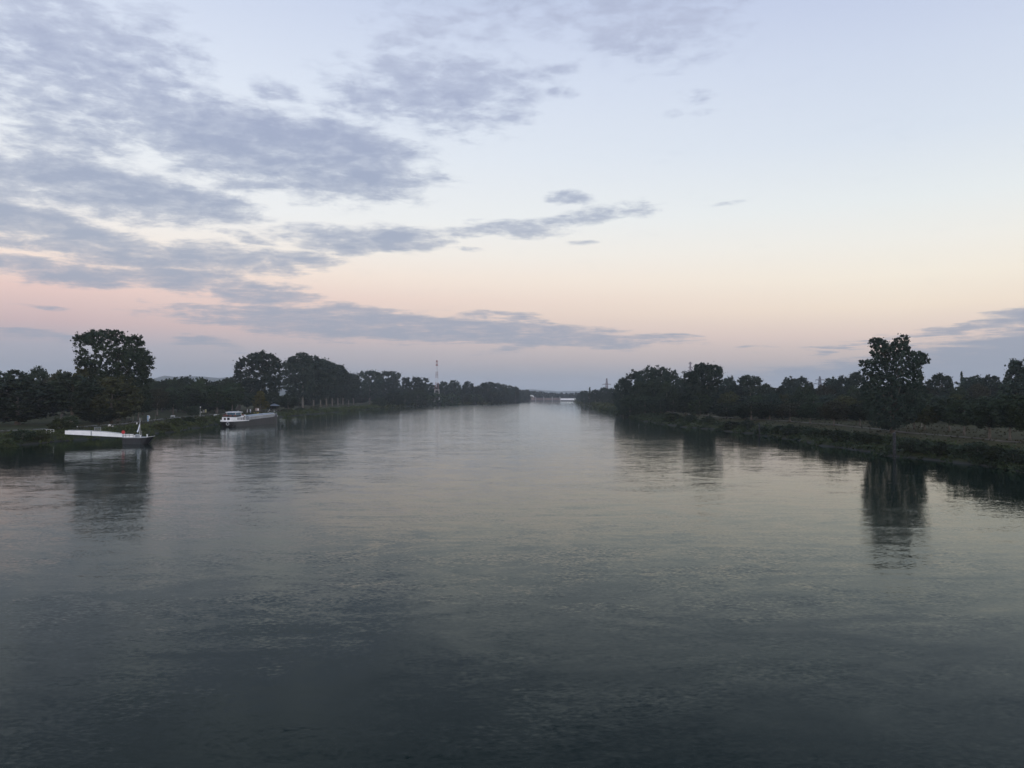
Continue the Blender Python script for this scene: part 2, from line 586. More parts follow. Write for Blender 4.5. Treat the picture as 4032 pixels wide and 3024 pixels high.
def ground_mat():
    m = bpy.data.materials.new('ground')
    m.use_nodes = True
    t = m.node_tree
    b = t.nodes['Principled BSDF']
    geo = nn(t, 'ShaderNodeNewGeometry')
    pos = geo.outputs['Position']
    s = nn(t, 'ShaderNodeSeparateXYZ')
    t.links.new(pos, s.inputs[0])
    big = noise(t, pos, 0.035, 5, 0.6)
    mid = noise(t, pos, 0.25, 6, 0.65)
    fine = noise(t, pos, 2.2, 6, 0.7)
    grass = mixc(t, maprange(t, fine.outputs['Fac'], 0.3, 0.7), (0.022, 0.026, 0.008, 1), (0.050, 0.050, 0.017, 1))
    dry = mixc(t, maprange(t, fine.outputs['Fac'], 0.3, 0.7), (0.036, 0.033, 0.012, 1), (0.072, 0.062, 0.026, 1))
    right = maprange(t, s.outputs[0], -20, 30, 0.35, 1.0)
    dryness = math_n(t, 'ADD', math_n(t, 'MULTIPLY', right, 0.20), math_n(t, 'MULTIPLY', big.outputs['Fac'], 0.6))
    dryness = math_n(t, 'ADD', dryness, math_n(t, 'MULTIPLY', mid.outputs['Fac'], 0.4))
    high = maprange(t, s.outputs[2], 1.2, 2.4)
    f = math_n(t, 'MULTIPLY', maprange(t, dryness, 0.50, 0.66), high)
    c = mixc(t, f, grass, dry)
    mud = maprange(t, s.outputs[2], 0.05, 0.55, 1.0, 0.0)
    c = mixc(t, mud, c, (0.045, 0.042, 0.034, 1))
    t.links.new(c, b.inputs['Base Color'])
    b.inputs['Roughness'].default_value = 0.95
    b.inputs['Specular IOR Level'].default_value = 0.1
    return m


def path_mat():
    return mat('gravel_path', (0.14, 0.125, 0.10), 0.95, 0, 0.25, 2.0)


def water_mat():
    m = bpy.data.materials.new('river_water')
    m.use_nodes = True
    t = m.node_tree
    b = t.nodes['Principled BSDF']
    geo = nn(t, 'ShaderNodeNewGeometry')
    pos = geo.outputs['Position']

    def layer(scale, sx, sy, amp_x, amp_y, detail, seed, dist=0.0):
        mp = nn(t, 'ShaderNodeMapping')
        mp.inputs['Location'].default_value = (seed * 37.1, seed * 11.3, seed)
        mp.inputs['Scale'].default_value = (sx, sy, 1)
        mp.inputs['Rotation'].default_value = (0, 0, R(6 * seed - 12))
        t.links.new(pos, mp.inputs[0])
        n = noise(t, mp.outputs[0], scale, detail, 0.55, dist)
        d = vmath(t, 'SUBTRACT', n.outputs['Color'], (0.5, 0.5, 0.5))
        return vmath(t, 'MULTIPLY', d, (amp_x, amp_y, 0))

    fine = layer(6.5, 0.65, 1.0, 0.062, 0.095, 4, 1, 0.3)
    midl = layer(1.7, 0.55, 1.0, 0.034, 0.066, 5, 2, 1.6)
    swell = layer(0.20, 0.45, 1.0, 0.018, 0.052, 6, 3, 2.4)
    # patches of ruffled and of sleek water carried along by the current
    mp = nn(t, 'ShaderNodeMapping')
    mp.inputs['Scale'].default_value = (0.55, 1.0, 1)
    t.links.new(pos, mp.inputs[0])
    pa = noise(t, mp.outputs[0], 0.045, 5, 0.6, 1.6)
    amp = maprange(t, pa.outputs['Fac'], 0.36, 0.64, 0.50, 1.35)
    pb = noise(t, mp.outputs[0], 0.30, 4, 0.6, 1.0)
    amp2 = maprange(t, pb.outputs['Fac'], 0.34, 0.66, 0.42, 1.45)
    # the main current in mid-river is livelier than the slack water along the banks
    sp = nn(t, 'ShaderNodeSeparateXYZ')
    t.links.new(pos, sp.inputs[0])
    wav = noise(t, pos, 0.012, 2, 0.5)
    off = math_n(t, 'ABSOLUTE', math_n(t, 'ADD', math_n(t, 'ADD', sp.outputs[0], 0.0), math_n(t, 'MULTIPLY', wav.outputs['Fac'], 36.0)))
    stream = maprange(t, off, 26, 84, 1.7, 0.75)
    amp = math_n(t, 'MULTIPLY', amp, stream)
    rip = vmath(t, 'ADD', fine, midl)
    rip = vmath(t, 'SCALE', rip, scale=math_n(t, 'MULTIPLY', amp, amp2))
    swell = vmath(t, 'SCALE', swell, scale=stream)
    nrm = vmath(t, 'ADD', vmath(t, 'ADD', rip, swell), (0, 0, 1))
    nrm = vmath(t, 'NORMALIZE', nrm)
    # turbid green river: a dim body colour under a sheet that reflects by the viewing angle
    t.nodes.remove(b)
    out = t.nodes['Material Output']
    dif = nn(t, 'ShaderNodeBsdfDiffuse')
    dif.inputs['Color'].default_value = (0.004, 0.011, 0.0075, 1)
    glo = nn(t, 'ShaderNodeBsdfGlossy')
    glo.inputs['Color'].default_value = (0.93, 0.985, 0.96, 1)
    t.links.new(maprange(t, off, 26, 84, 0.11, 0.05), glo.inputs['Roughness'])
    t.links.new(nrm, glo.inputs['Normal'])
    fr = nn(t, 'ShaderNodeFresnel')
    fr.inputs['IOR'].default_value = 1.33
    t.links.new(nrm, fr.inputs['Normal'])
    fac = math_n(t, 'MULTIPLY', math_n(t, 'POWER', fr.outputs[0], 1.5), 1.2, clamp=True)
    mx = nn(t, 'ShaderNodeMixShader')
    t.links.new(fac, mx.inputs[0])
    t.links.new(dif.outputs[0], mx.inputs[1])
    t.links.new(glo.outputs[0], mx.inputs[2])
    t.links.new(mx.outputs[0], out.inputs['Surface'])
    return m


# ------------------------------------------------------------------ the setting
def build_ground():
    ys = list(np.concatenate([np.arange(-300, 60, 30), np.arange(60, 420, 3.0), np.arange(420, 1100, 10.0),
                              np.arange(1100, 2440, 35.0), np.array([2500, 2800, 3400, 4200, 5200, 6400, 8000])]))
    offs = [8000, 4000, 2000, 1000, 500, 260, 160, 110, 80, 60, 46, 36, 26, 20, 17, 14, 11.5, 9, 7, 5, 3.6, 2.2, 1.0, 0, -3, -8, -30]
    rngg = random.Random(3)
    vs, fs = [], []
    ncol = 2 * len(offs)
    for y in ys:
        L, Rr = lsh(y), rsh(y)
        mid = 0.5 * (L + Rr)
        row = []
        for s in offs:
            x = L - s
            x = min(x, mid - 0.5) if s < 0 else max(x, -9000)
            z = interp(PL, s) if y < 2420 or s >= 0 else 2.5
            z += (rngg.uniform(-0.12, 0.12) if s > 0.5 else 0)
            row.append((x, y, z if y < 2430 else max(z, 2.3)))
        for s in reversed(offs):
            x = Rr + s
            x = max(x, mid + 0.5) if s < 0 else min(x, 9000)
            z = interp(PR, s)
            z += (rngg.uniform(-0.14, 0.14) if s > 0.5 else 0)
            row.append((x, y, z if y < 2430 else max(z, 2.3)))
        vs += row
    for i in range(len(ys) - 1):
        for k in range(ncol - 1):
            a = i * ncol + k
            fs.append((a, a + 1, a + 1 + ncol, a + ncol))
    me = bpy.data.meshes.new('ground')
    me.from_pydata(vs, [], fs)
    me.polygons.foreach_set('use_smooth', [True] * len(me.polygons))
    me.materials.append(ground_mat())
    o = bpy.data.objects.new('ground', me)
    COL.objects.link(o)
    tag(o, kind='structure')


def build_water():
    ys = [-300, 0, 100, 200, 400, 700, 940, 1000, 1100, 1400, 1700, 2000, 2400]
    vs, fs = [], []
    for y in ys:
        lo = min(interp(LSH, yy) for yy in (y - 40, y, y + 40)) - 10
        hi = max(interp(RSH, yy) for yy in (y - 40, y, y + 40)) + 8
        vs += [(lo, y, 0), (hi, y, 0)]
    for i in range(len(ys) - 1):
        fs.append((2 * i, 2 * i + 1, 2 * i + 3, 2 * i + 2))
    me = bpy.data.meshes.new('water')
    me.from_pydata(vs, [], fs)
    me.materials.append(water_mat())
    o = bpy.data.objects.new('water', me)
    COL.objects.link(o)
    tag(o, kind='structure')


def strip(name, pts, width, mtl, lift=0.06):
    vs, fs = [], []
    for i, (x, y) in enumerate(pts):
        a, b = pts[max(i - 1, 0)], pts[min(i + 1, len(pts) - 1)]
        t = Vector((b[0] - a[0], b[1] - a[1], 0)).normalized()
        n = Vector((-t.y, t.x, 0))
        for s in (-0.5, 0, 0.5):
            q = Vector((x, y, 0)) + n * width * s
            vs.append((q.x, q.y, gz(q.x, q.y) + lift + (0.1 if s == 0 else 0)))
    for i in range(len(pts) - 1):
        for k in (0, 1):
            a = 3 * i + k
            fs.append((a, a + 1, a + 4, a + 3))
    me = bpy.data.meshes.new(name)
    me.from_pydata(vs, [], fs)
    me.materials.append(mtl)
    o = bpy.data.objects.new(name, me)
    COL.objects.link(o)
    return tag(o, kind='structure')


def build_hills():
    rr = random.Random(8)
    m = mat('wooded_hills', (0.05, 0.062, 0.045), 0.95, 0, 0.3, 0.004)
    mb = MB()

    def ridge(prof, d, thick):
        # prof: (photo x, photo y of the crest)
        xs = np.linspace(prof[0][0], prof[-1][0], 90)
        secs = []
        for x in xs:
            y = float(np.interp(x, [p[0] for p in prof], [p[1] for p in prof]))
            p = at(x, y, d)
            top = max(4.0, p.z + rr.uniform(-2.0, 2.0))
            secs.append([(p.x, d - thick, 0.5), (p.x, d - thick * 0.45, top * 0.55), (p.x, d, top),
                         (p.x, d + thick * 0.5, top * 0.6), (p.x, d + thick, 0.5)])
        mb.loft(secs, caps=True)

    ridge([(-700, 1530), (-300, 1500), (100, 1512), (450, 1500), (600, 1492), (650, 1479), (690, 1486), (730, 1480), (800, 1482), (850, 1488),
           (900, 1486), (1000, 1496), (1300, 1515), (1700, 1535)], 5000, 700)
    ridge([(1600, 1548), (1900, 1538), (2060, 1533), (2110, 1534), (2200, 1541), (2330, 1538), (2500, 1530), (2800, 1540), (3300, 1545), (4400, 1540)], 7000, 600)
    o = mb.build('hills', m, smooth=True)
    tag(o, kind='structure')


build_ground()
build_water()
build_hills()
strip('path', [(lsh(y) - 19 - 2 * math.sin(y * 0.02), y) for y in range(120, 700, 8)], 2.6, path_mat())
strip('path', [(rsh(y) + 22 + 2 * math.sin(y * 0.03), y) for y in range(90, 420, 8)], 2.0, mat('dry_earth_path', (0.105, 0.085, 0.060), 0.95, 0, 0.2, 1.0))


# ------------------------------------------------------------------ trees
RNG = np.random.default_rng(11)


def leaf_cards(cent, size, rng, flat=0.0):
    """irregular four-cornered leaf clusters with random attitude at each centre"""
    n = len(cent)
    nrm = rng.normal(size=(n, 3))
    nrm[:, 2] *= (1 + flat)
    nrm /= np.linalg.norm(nrm, axis=1)[:, None]
    t = rng.normal(size=(n, 3))
    u = np.cross(nrm, t)
    u /= np.linalg.norm(u, axis=1)[:, None] + 1e-9
    q = np.cross(nrm, u)
    sz = size * rng.uniform(0.40, 1.45, size=(n, 1))
    out = np.empty((n, 4, 3))
    for k, (a, b) in enumerate(((-0.5, -0.15), (0.05, -0.55), (0.55, 0.1), (-0.1, 0.5))):
        ja = a + rng.uniform(-0.18, 0.18, size=(n, 1))
        jb = b + rng.uniform(-0.18, 0.18, size=(n, 1))
        out[:, k] = cent + (u * ja + q * jb) * sz + nrm * rng.uniform(-0.12, 0.12, size=(n, 1)) * sz
    return out.reshape(-1, 3)


def clump_points(c, r, n, rng, shell=0.55):
    d = rng.normal(size=(n, 3))
    d /= np.linalg.norm(d, axis=1)[:, None]
    rad = shell + (1 - shell) * rng.uniform(0, 1, size=(n, 1)) ** 0.6
    rad *= rng.uniform(0.55, 1.12, size=(n, 1))
    return np.asarray(c) + d * rad * np.asarray(r)


def crown_mesh(name, blobs, cards, leaf, mtl, rng, sub=9, subr=0.42, reach=1.05):
    """blobs: (centre, radius vector); every blob breaks up into smaller tufts, with loose leaves between"""
    pts = []
    for c, r in blobs:
        r = np.asarray(r, float)
        m = max(1, sub)
        d = rng.normal(size=(m, 3))
        d /= np.linalg.norm(d, axis=1)[:, None]
        cs = np.asarray(c) + d * r * rng.uniform(0.25, reach, size=(m, 1))
        for cc in cs:
            pts.append(clump_points(cc, r * subr * rng.uniform(0.5, 1.3), max(4, int(cards * 0.85) // m), rng, 0.1))
        pts.append(clump_points(c, r * 1.3, max(3, int(cards * 0.25)), rng, 0.1))
    pts = np.concatenate(pts)
    return np_mesh(name, leaf_cards(pts, leaf, rng), 4, mtl)


def lumps(d, rng, n=14, amp=0.20):
    """a bumpy radius for unit directions d"""
    c = rng.normal(size=(n, 3))
    c /= np.linalg.norm(c, axis=1)[:, None]
    dot = d @ c.T
    return 0.86 + amp * np.max(np.clip((dot - 0.55) / 0.45, 0, 1) ** 1.3, axis=1) + rng.normal(size=len(d)) * 0.035


def crown_tufts(kind, rng, n):
    """tuft centres and radii of one crown on a 20 m tree"""
    d = rng.normal(size=(n, 3))
    d /= np.linalg.norm(d, axis=1)[:, None]
    rad = rng.uniform(0.35, 1.0, size=n) ** 0.45
    tr = rng.uniform(0.65, 1.25, size=n)
    if kind in ('round', 'bushy', 'shrub'):
        rx, rz, zc, amp = {'round': (5.6, 7.2, 12.2, 0.22), 'bushy': (6.4, 9.4, 9.6, 0.24), 'shrub': (6.0, 7.0, 7.0, 0.3)}[kind]
        q = rad * lumps(d, rng, 16, amp)
        c = d * q[:, None] * np.array([rx, rx, rz]) + np.array([0, 0, zc])
        if kind == 'bushy':
            c[:, 2] = np.where(c[:, 2] < 5, 1.6 + c[:, 2] * 0.68, c[:, 2])
        c[:, 2] = np.maximum(c[:, 2], 0.9)
        return c, tr * (1.3 if kind == 'shrub' else 1.0)
    if kind == 'umbrella':
        m = rng.uniform(size=n) < 0.6
        q = rad * lumps(d, rng, 12, 0.28)
        top = d * q[:, None] * np.array([6.3, 6.3, 2.6]) + np.array([0, 0, 16.2])
        low = d * q[:, None] * np.array([4.6, 4.6, 6.0]) + np.array([0, 0, 9.6])
        return np.where(m[:, None], top, low), tr * 0.95
    t = rng.uniform(0, 1, n)
    a = rng.uniform(0, 2 * math.pi, n)
    if kind == 'poplar':
        z = 4.2 + 14.6 * t
        wd = 4.4 * (1 - 0.75 * np.clip((t - 0.3) / 0.7, 0, 1) ** 1.5) * (0.55 + 0.45 * np.clip(t / 0.2, 0, 1))
    elif kind == 'cone':
        t = t ** 1.1
        z = 2.4 + 16.2 * t
        wd = 6.0 * (1 - t) ** 0.55 * np.clip(0.7 + t * 2, 0, 1)
    else:
        z = 1.5 + 17.5 * t
        wd = 3.0 * (1 - t) ** 0.8 + 0.1
    q = np.sqrt(rng.uniform(0.1, 1, n)) * (0.9 + 0.14 * np.sin(a * 3 + t * 9))
    return np.stack([np.cos(a) * wd * q, np.sin(a) * wd * q, z], axis=1), tr * (0.85 if kind != 'spire' else 0.7)


def tufted_mesh(name, cents, radii, cards, leaf, mtl, rng):
    pts = [clump_points(c, (r, r, r * 0.85), cards, rng, 0.15) for c, r in zip(cents, radii)]
    k = max(2, int(cards * 0.14))                       # loose sprays of leaves between and beyond the tufts
    cents, radii = np.asarray(cents), np.asarray(radii)
    pts.append((cents[:, None, :] + rng.normal(size=(len(cents), k, 3)) * np.array([0.75, 0.75, 0.55]) * radii[:, None, None]).reshape(-1, 3))
    pts[-1][:, 2] = np.maximum(pts[-1][:, 2], 0.4)
    return np_mesh(name, leaf_cards(np.concatenate(pts), leaf, rng), 4, mtl)


def trunk_mb(h, r0, ends, rng, lean=0.0, n=8):
    mb = MB()
    top = h * 0.72
    k = 6
    pts, rad = [], []
    for i in range(k + 1):
        t = i / k
        pts.append((lean * top * t + rng.normal() * 0.12 * t, rng.normal() * 0.12 * t, -0.5 + (top + 0.5) * t))
        rad.append(r0 * (1.25 if i == 0 else 1.0) * (1 - 0.72 * t))
    mb.tube(pts, rad, n)
    for e in ends:
        e = Vector(e)
        zs = max(h * 0.14, min(top * 0.95, e.z - 0.45 * math.hypot(e.x, e.y) - rng.uniform(0.5, 2)))
        t = (zs + 0.5) / (top + 0.5)
        s = Vector((lean * top * t, 0, zs))
        mid = (s + e) * 0.5 + Vector((0, 0, -0.06 * (e - s).length))
        rr = r0 * (1 - 0.72 * t) * 0.45
        mb.tube([s, mid, e], [rr, rr * 0.6, rr * 0.2], 5)
    return mb


VAR = {}
SPEC = {  # kind: (number of meshes, tufts, cards per tuft, leaf size)
    'round': (5, 260, 36, 0.50), 'bushy': (5, 300, 36, 0.54), 'poplar': (3, 230, 28, 0.50), 'umbrella': (2, 230, 30, 0.58),
    'cone': (1, 220, 30, 0.52), 'spire': (1, 120, 26, 0.50), 'shrub': (4, 130, 26, 0.95)}
for kind, (cnt, nb, nc, lf) in SPEC.items():
    VAR[kind] = []
    for i in range(cnt):
        cen, rad_ = crown_tufts(kind, RNG, nb)
        cm = tufted_mesh('crown', cen, rad_, nc, lf, LEAF['dark'], RNG)
        bl = [(c, 1) for c in cen]
        ends = [bl[j][0] for j in RNG.choice(len(bl), size=min(9, len(bl)), replace=False)]
        tm = trunk_mb(20, 0.42 if kind != 'shrub' else 0.25, ends, RNG)
        tob = tm.build('trunk', BARK, smooth=True)
        co = np.empty(len(cm.vertices) * 3, np.float32)
        cm.vertices.foreach_get('co', co)
        co = co.reshape(-1, 3)
        top_z = float(np.percentile(co[:, 2], 99.6))
        wide = 2 * float(np.percentile(np.hypot(co[:, 0], co[:, 1]), 96))
        VAR[kind].append((cm, tob.data, top_z, wide))
        bpy.data.objects.remove(tob)

TREES = []


def place_tree(kind, loc, h, wid, leaf, name, label, group=None, cat='tree', bark=None, var=None, rz=None):
    """one tree as a thing of its own: trunk and crown under an empty"""
    vi = int(RNG.integers(len(VAR[kind]))) if var is None else var
    cm, tm, top_z, natural = VAR[kind][vi % len(VAR[kind])]
    o = thing(name, label, cat, loc, RNG.uniform(0, 6.28) if rz is None else rz, group)
    sc = (wid / natural, wid / natural, h / top_z)
    c = bpy.data.objects.new('crown', cm)
    t = bpy.data.objects.new('trunk', tm)
    for q, mt in ((c, LEAF[leaf]), (t, bark or BARK)):
        COL.objects.link(q)
        q.parent = o
        q.scale = sc
        q.material_slots[0].link = 'OBJECT'
        q.material_slots[0].material = mt
    TREES.append((o, h))
    return o


def tree_px(kind, x, ytop, wsrc, d, leaf, name, label, group=None, ybase=None, **kw):
    """a tree whose top is seen at (x, ytop), wsrc wide, standing at distance d"""
    p = at(x, ytop, d)
    z = gz(p.x, p.y)
    return place_tree(kind, (p.x, p.y, z), max(2.0, (p.z - z) * 1.02), wsrc / 3.9375 / FPX * d, leaf, name, label, group, **kw)


def in_poly(px, pz, poly):
    ins = np.zeros(len(px), bool)
    j = len(poly) - 1
    for i in range(len(poly)):
        xi, zi, xj, zj = *poly[i], *poly[j]
        c = ((zi > pz) != (zj > pz)) & (px < (xj - xi) * (pz - zi) / (zj - zi + 1e-12) + xi)
        ins ^= c
        j = i
    return ins


def edge_dist(px, pz, poly):
    best = np.full(len(px), 1e9)
    for i in range(len(poly)):
        ax, az_ = poly[i - 1]
        bx, bz = poly[i]
        ex, ez = bx - ax, bz - az_
        t = np.clip(((px - ax) * ex + (pz - az_) * ez) / (ex * ex + ez * ez + 1e-9), 0, 1)
        best = np.minimum(best, np.hypot(px - ax - t * ex, pz - az_ - t * ez))
    return best


def outline_tree(name, label, poly, holes, conv, d, trunk_x, tufts=600, cards=34, leaf=0.4, tuft=0.6, lm='dark', r0=0.5, seed=1, bark=None,
                 lean_top=None, group=None, limbs=30):
    """a tree whose crown fills an outline seen from the river and swells to real depth inside it"""
    rng = np.random.default_rng(seed)
    ox, oy, sc_ = conv
    base = at(trunk_x, 1600, d)
    z0 = gz(base.x, base.y)
    o = thing(name, label, 'tree', (base.x, base.y, z0), 0, group)

    def loc(p):
        q = at(ox + p[0] / sc_, oy + p[1] / sc_, d)
        return (q.x - base.x, max(0.8, q.z - z0))
    P = np.array([loc(p) for p in poly])
    hk = d / 3.9375 / FPX / sc_
    H_ = [(loc(h), h[2] * hk) for h in holes]
    lo, hi = P.min(0), P.max(0)
    half = 0.5 * (hi[0] - lo[0])
    out = []
    while sum(len(a_) for a_ in out) < tufts:
        x = rng.uniform(lo[0], hi[0], 4000)
        z = rng.uniform(lo[1], hi[1], 4000)
        ok = in_poly(x, z, P)
        for (hx, hz), hr in H_:
            ok &= np.hypot(x - hx, (z - hz)) > hr + tuft * 0.55
        x, z = x[ok], z[ok]
        w_ = edge_dist(x, z, P)
        t = np.minimum(np.sqrt(w_ * half * 1.5), half * 0.85)
        y = rng.uniform(-1, 1, len(x)) * t
        keep = w_ > tuft * 0.25
        out.append(np.stack([x, y, z], 1)[keep])
    cen = np.concatenate(out)[:tufts]
    cm = tufted_mesh('crown', cen, 1.3 * tuft * rng.uniform(0.6, 1.25, tufts), int(cards * 1.25), leaf, LEAF[lm], rng)
    c = bpy.data.objects.new('crown', cm)
    COL.objects.link(c)
    c.parent = o
    h = hi[1]
    lean = 0.0
    if lean_top is not None:
        lean = ((lean_top - trunk_x) * d / 3.9375 / FPX) / (h * 0.72)
    trunk_mb(h, r0, [cen[i] for i in rng.choice(tufts, limbs, replace=False)], rng, lean, 9).build('trunk', bark or BARK, o, smooth=True)
    return o


def round_outline(x0, x1, ytop, ybot, seed, flat=2.4):
    """an uneven rounded outline between two photo columns"""
    rg = random.Random(seed)
    cx, cy, rx, ry = (x0 + x1) / 2, (ytop + ybot) / 2, (x1 - x0) / 2, (ybot - ytop) / 2
    pts = []
    for i in range(30):
        a_ = 2 * math.pi * i / 30
        ca, sa = math.cos(a_), math.sin(a_)
        k = rg.uniform(0.88, 1.04)
        pts.append((cx + rx * k * math.copysign(abs(ca) ** (2 / flat), ca), cy - ry * k * math.copysign(abs(sa) ** (2 / flat), sa)))
    return pts


# ---- left bank, the big tree and its neighbours
outline_tree('tall_tree', 'tallest loose-crowned tree on the left bank with sky showing between its branches', [
    (815, 290), (835, 235), (870, 180), (905, 185), (950, 200), (985, 215), (960, 165), (990, 140), (1010, 130), (1025, 115), (1040, 150), (1080, 150), (1120, 145), (1165, 125),
    (1205, 145), (1240, 130), (1270, 130), (1300, 145), (1335, 155), (1350, 175), (1380, 190), (1400, 210), (1430, 215), (1430, 175), (1475, 185), (1500, 180), (1535, 205),
    (1535, 280), (1530, 330), (1560, 360), (1585, 350), (1618, 365), (1605, 400), (1635, 430), (1650, 460), (1640, 500), (1650, 545), (1610, 570), (1590, 560), (1600, 600),
    (1610, 680), (1600, 760), (1560, 860), (1400, 900), (1200, 880), (1050, 820), (1010, 720), (1020, 640), (960, 560), (900, 530), (845, 530), (835, 480), (880, 430),
    (910, 400), (850, 390), (870, 350), (840, 320)],
    [(870, 260, 14), (900, 310, 24), (1000, 300, 16), (1070, 330, 26), (1090, 355, 18), (1150, 390, 26), (1110, 440, 24), (1050, 470, 26), (1230, 285, 28), (1370, 290, 36),
     (1210, 180, 15), (1190, 535, 32), (1140, 525, 16), (1060, 545, 20), (1500, 305, 14), (1000, 440, 20), (1285, 520, 12), (960, 545, 20), (1330, 180, 10), (950, 330, 16),
     (970, 390, 14), (1030, 390, 12), (1170, 455, 12)],
    (0, 1250, 2.766), 262, 465, tufts=1400, cards=26, leaf=0.42, tuft=0.62, lm='dark', r0=0.7, seed=5, limbs=44)

FRONT_L = [  # kind, x, ytop, width, d, leaf, name, label
    ('bushy', 70, 1500, 300, 226, 'dark', 'broad_tree', 'broad dark tree at the left edge of the photo, overhanging the left meadow'),
    ('round', 285, 1478, 200, 232, 'dark', 'round_tree', 'dark round tree with a visible trunk standing behind the white landing gangway'),
    ('bushy', 440, 1490, 210, 240, 'olive', 'olive_tree', 'olive-green bushy tree in front of the tallest loose-crowned tree'),
    ('bushy', 330, 1446, 130, 262, 'olive', 'olive_tree', 'olive tree whose pale top rises left of the tallest tree'),
    ('round', 245, 1468, 110, 270, 'pale', 'pale_topped_tree', 'pale-topped tree between the small dark dome and the olive trees'),
    ('round', 152, 1449, 84, 330, 'dark', 'round_tree', 'small dark dome-shaped tree rising alone above the left wood'),
    ('bushy', 30, 1464, 190, 290, 'dark', 'broad_tree', 'dark green tree behind the broad one at the left photo edge'),
    ('round', 100, 1490, 90, 300, 'green', 'round_tree', 'mid green tree filling the gap left of the small dark dome'),
    ('round', 205, 1494, 100, 320, 'rust', 'round_tree', 'brownish tree below and right of the small dark dome'),
    ('bushy', 390, 1600, 130, 236, 'dark', 'low_tree', 'low dark tree under the olive trees behind the gangway'),
    ('round', 545, 1540, 100, 262, 'dark', 'small_tree', 'small dark tree on the meadow behind the pontoon mast'),
    ('round', 620, 1532, 92, 330, 'rust', 'small_tree', 'small rust-tinged tree on the left meadow between pontoon and barge'),
    ('round', 682, 1540, 90, 340, 'dark', 'small_tree', 'small dark tree just right of the rust-tinged tree'),
    ('round', 740, 1530, 100, 372, 'dark', 'round_tree', 'dark tree on the left meadow behind the slim lamp post'),
    ('shrub', 762, 1602, 52, 335, 'dark', 'low_tree', 'low dark dome of a tree left of the lamp post'),
    ('round', 855, 1520, 130, 372, 'green', 'round_tree', 'green rounded tree behind the stern of the moored barge'),
    ('round', 915, 1512, 90, 392, 'green', 'round_tree', 'green tree left of the bare leaning trunk'),
    ('cone', 1025, 1541, 64, 412, 'yellow', 'conical_tree', 'yellow-green egg-shaped tree behind the barge'),
    ('round', 1135, 1555, 80, 430, 'dark', 'round_tree', 'dark low tree between the two park pavilions'),
    ('bushy', 1070, 1545, 70, 452, 'dark', 'round_tree', 'dark tree right behind the yellow-green egg-shaped tree'),
    ('round', 973, 1548, 60, 440, 'dark', 'round_tree', 'dark tree left behind the yellow-green egg-shaped tree'),
]
for a in FRONT_L:
    tree_px(*a[:6], a[6], a[7])

# the wood behind the left meadow: nothing in the photo tells its trees apart
GL1 = 'dark trees of the wood behind the left meadow'
LB1 = 'one of the dark trees massed in the wood behind the left meadow'
for i, x in enumerate(np.arange(595, 940, 21)):
    tree_px(['round', 'bushy'][i % 2], x, 1495 + RNG.uniform(-9, 12), 56, 430 + RNG.uniform(-18, 45), ['dark', 'green', 'dark', 'blue'][i % 4], 'wood_tree', LB1, GL1)
for i, x in enumerate(np.arange(580, 935, 30)):
    tree_px('bushy', x, 1532 + RNG.uniform(-10, 16), 62, 400 + RNG.uniform(-16, 16), ['dark', 'green'][i % 2], 'wood_tree', LB1, GL1)
for i, x in enumerate(np.arange(-60, 600, 52)):
    tree_px('bushy', x, 1520 + RNG.uniform(-14, 12), 110, 345 + RNG.uniform(-20, 30), 'dark', 'wood_tree', LB1, GL1)

# two big rounded trees and the poplar row beyond the barge
outline_tree('big_round_tree', 'big rounded tree with pale forked trunk behind the yellow-green egg-shaped tree', [
    (1015, 470), (1030, 400), (1045, 330), (1085, 290), (1100, 250), (1150, 235), (1200, 220), (1230, 195), (1290, 190), (1350, 178), (1430, 180), (1490, 205), (1530, 230),
    (1570, 265), (1588, 310), (1580, 350), (1600, 420), (1610, 520), (1600, 640), (1560, 800), (1450, 850), (1300, 850), (1180, 820), (1130, 680), (1110, 560), (1060, 545), (1040, 520)],
    [(1300, 395, 16), (1330, 345, 10), (1205, 490, 14), (1290, 480, 13), (1100, 530, 14), (1220, 370, 10), (1130, 380, 10), (1190, 315, 8)],
    (600, 1330, 3.16), 468, 938, tufts=820, cards=26, leaf=0.72, tuft=1.15, lm='blue', r0=0.9, seed=8, bark=BARKP, lean_top=985, limbs=26)
outline_tree('poplar_tree', 'highest rounded poplar beginning the poplar row beyond the barge', [
    (1598, 310), (1640, 300), (1690, 265), (1740, 240), (1790, 200), (1830, 195), (1890, 185), (1950, 200), (1965, 240), (2000, 260), (2010, 420), (2010, 640), (1950, 740),
    (1800, 740), (1700, 720), (1640, 640), (1610, 500), (1600, 400)], [(1640, 385, 16), (1660, 495, 18), (1780, 430, 18)],
    (600, 1330, 3.16), 560, 1192, tufts=560, cards=26, leaf=0.85, tuft=1.3, lm='blue', r0=0.7, seed=9, bark=BARKP, limbs=20)
GP = 'poplars of the row along the left bank'
PROW = [(1235, 1402, 84, 590), (1262, 1410, 80, 612), (1285, 1418, 76, 640), (1308, 1428, 72, 668), (1330, 1436, 66, 695), (1350, 1452, 56, 722),
        (1372, 1470, 50, 750), (1392, 1472, 44, 780)]
PLAB = ['poplar with pale trunk, second in the left bank row counted from the barge', 'poplar third in the left bank row counted from the barge',
        'poplar fourth in the left bank row counted from the barge', 'poplar fifth in the left bank row counted from the barge',
        'poplar sixth in the left bank row, where the row starts to slope down', 'poplar seventh in the left bank row, lower than the sixth',
        'last but one poplar at the far end of the left bank row', 'last and smallest poplar at the far end of the left bank row']
for i, ((x, yt, ws, d), lb) in enumerate(zip(PROW, PLAB)):
    outline_tree('poplar_tree', lb, round_outline(x - ws * 0.56, x + ws * 0.56, yt, 1572, 60 + i, 2.6), [], (0, 0, 1.0), d, x, tufts=300, cards=24, leaf=1.0, tuft=1.5, lm='blue',
                 r0=0.6, seed=40 + i, bark=BARKP, group=GP, limbs=12)
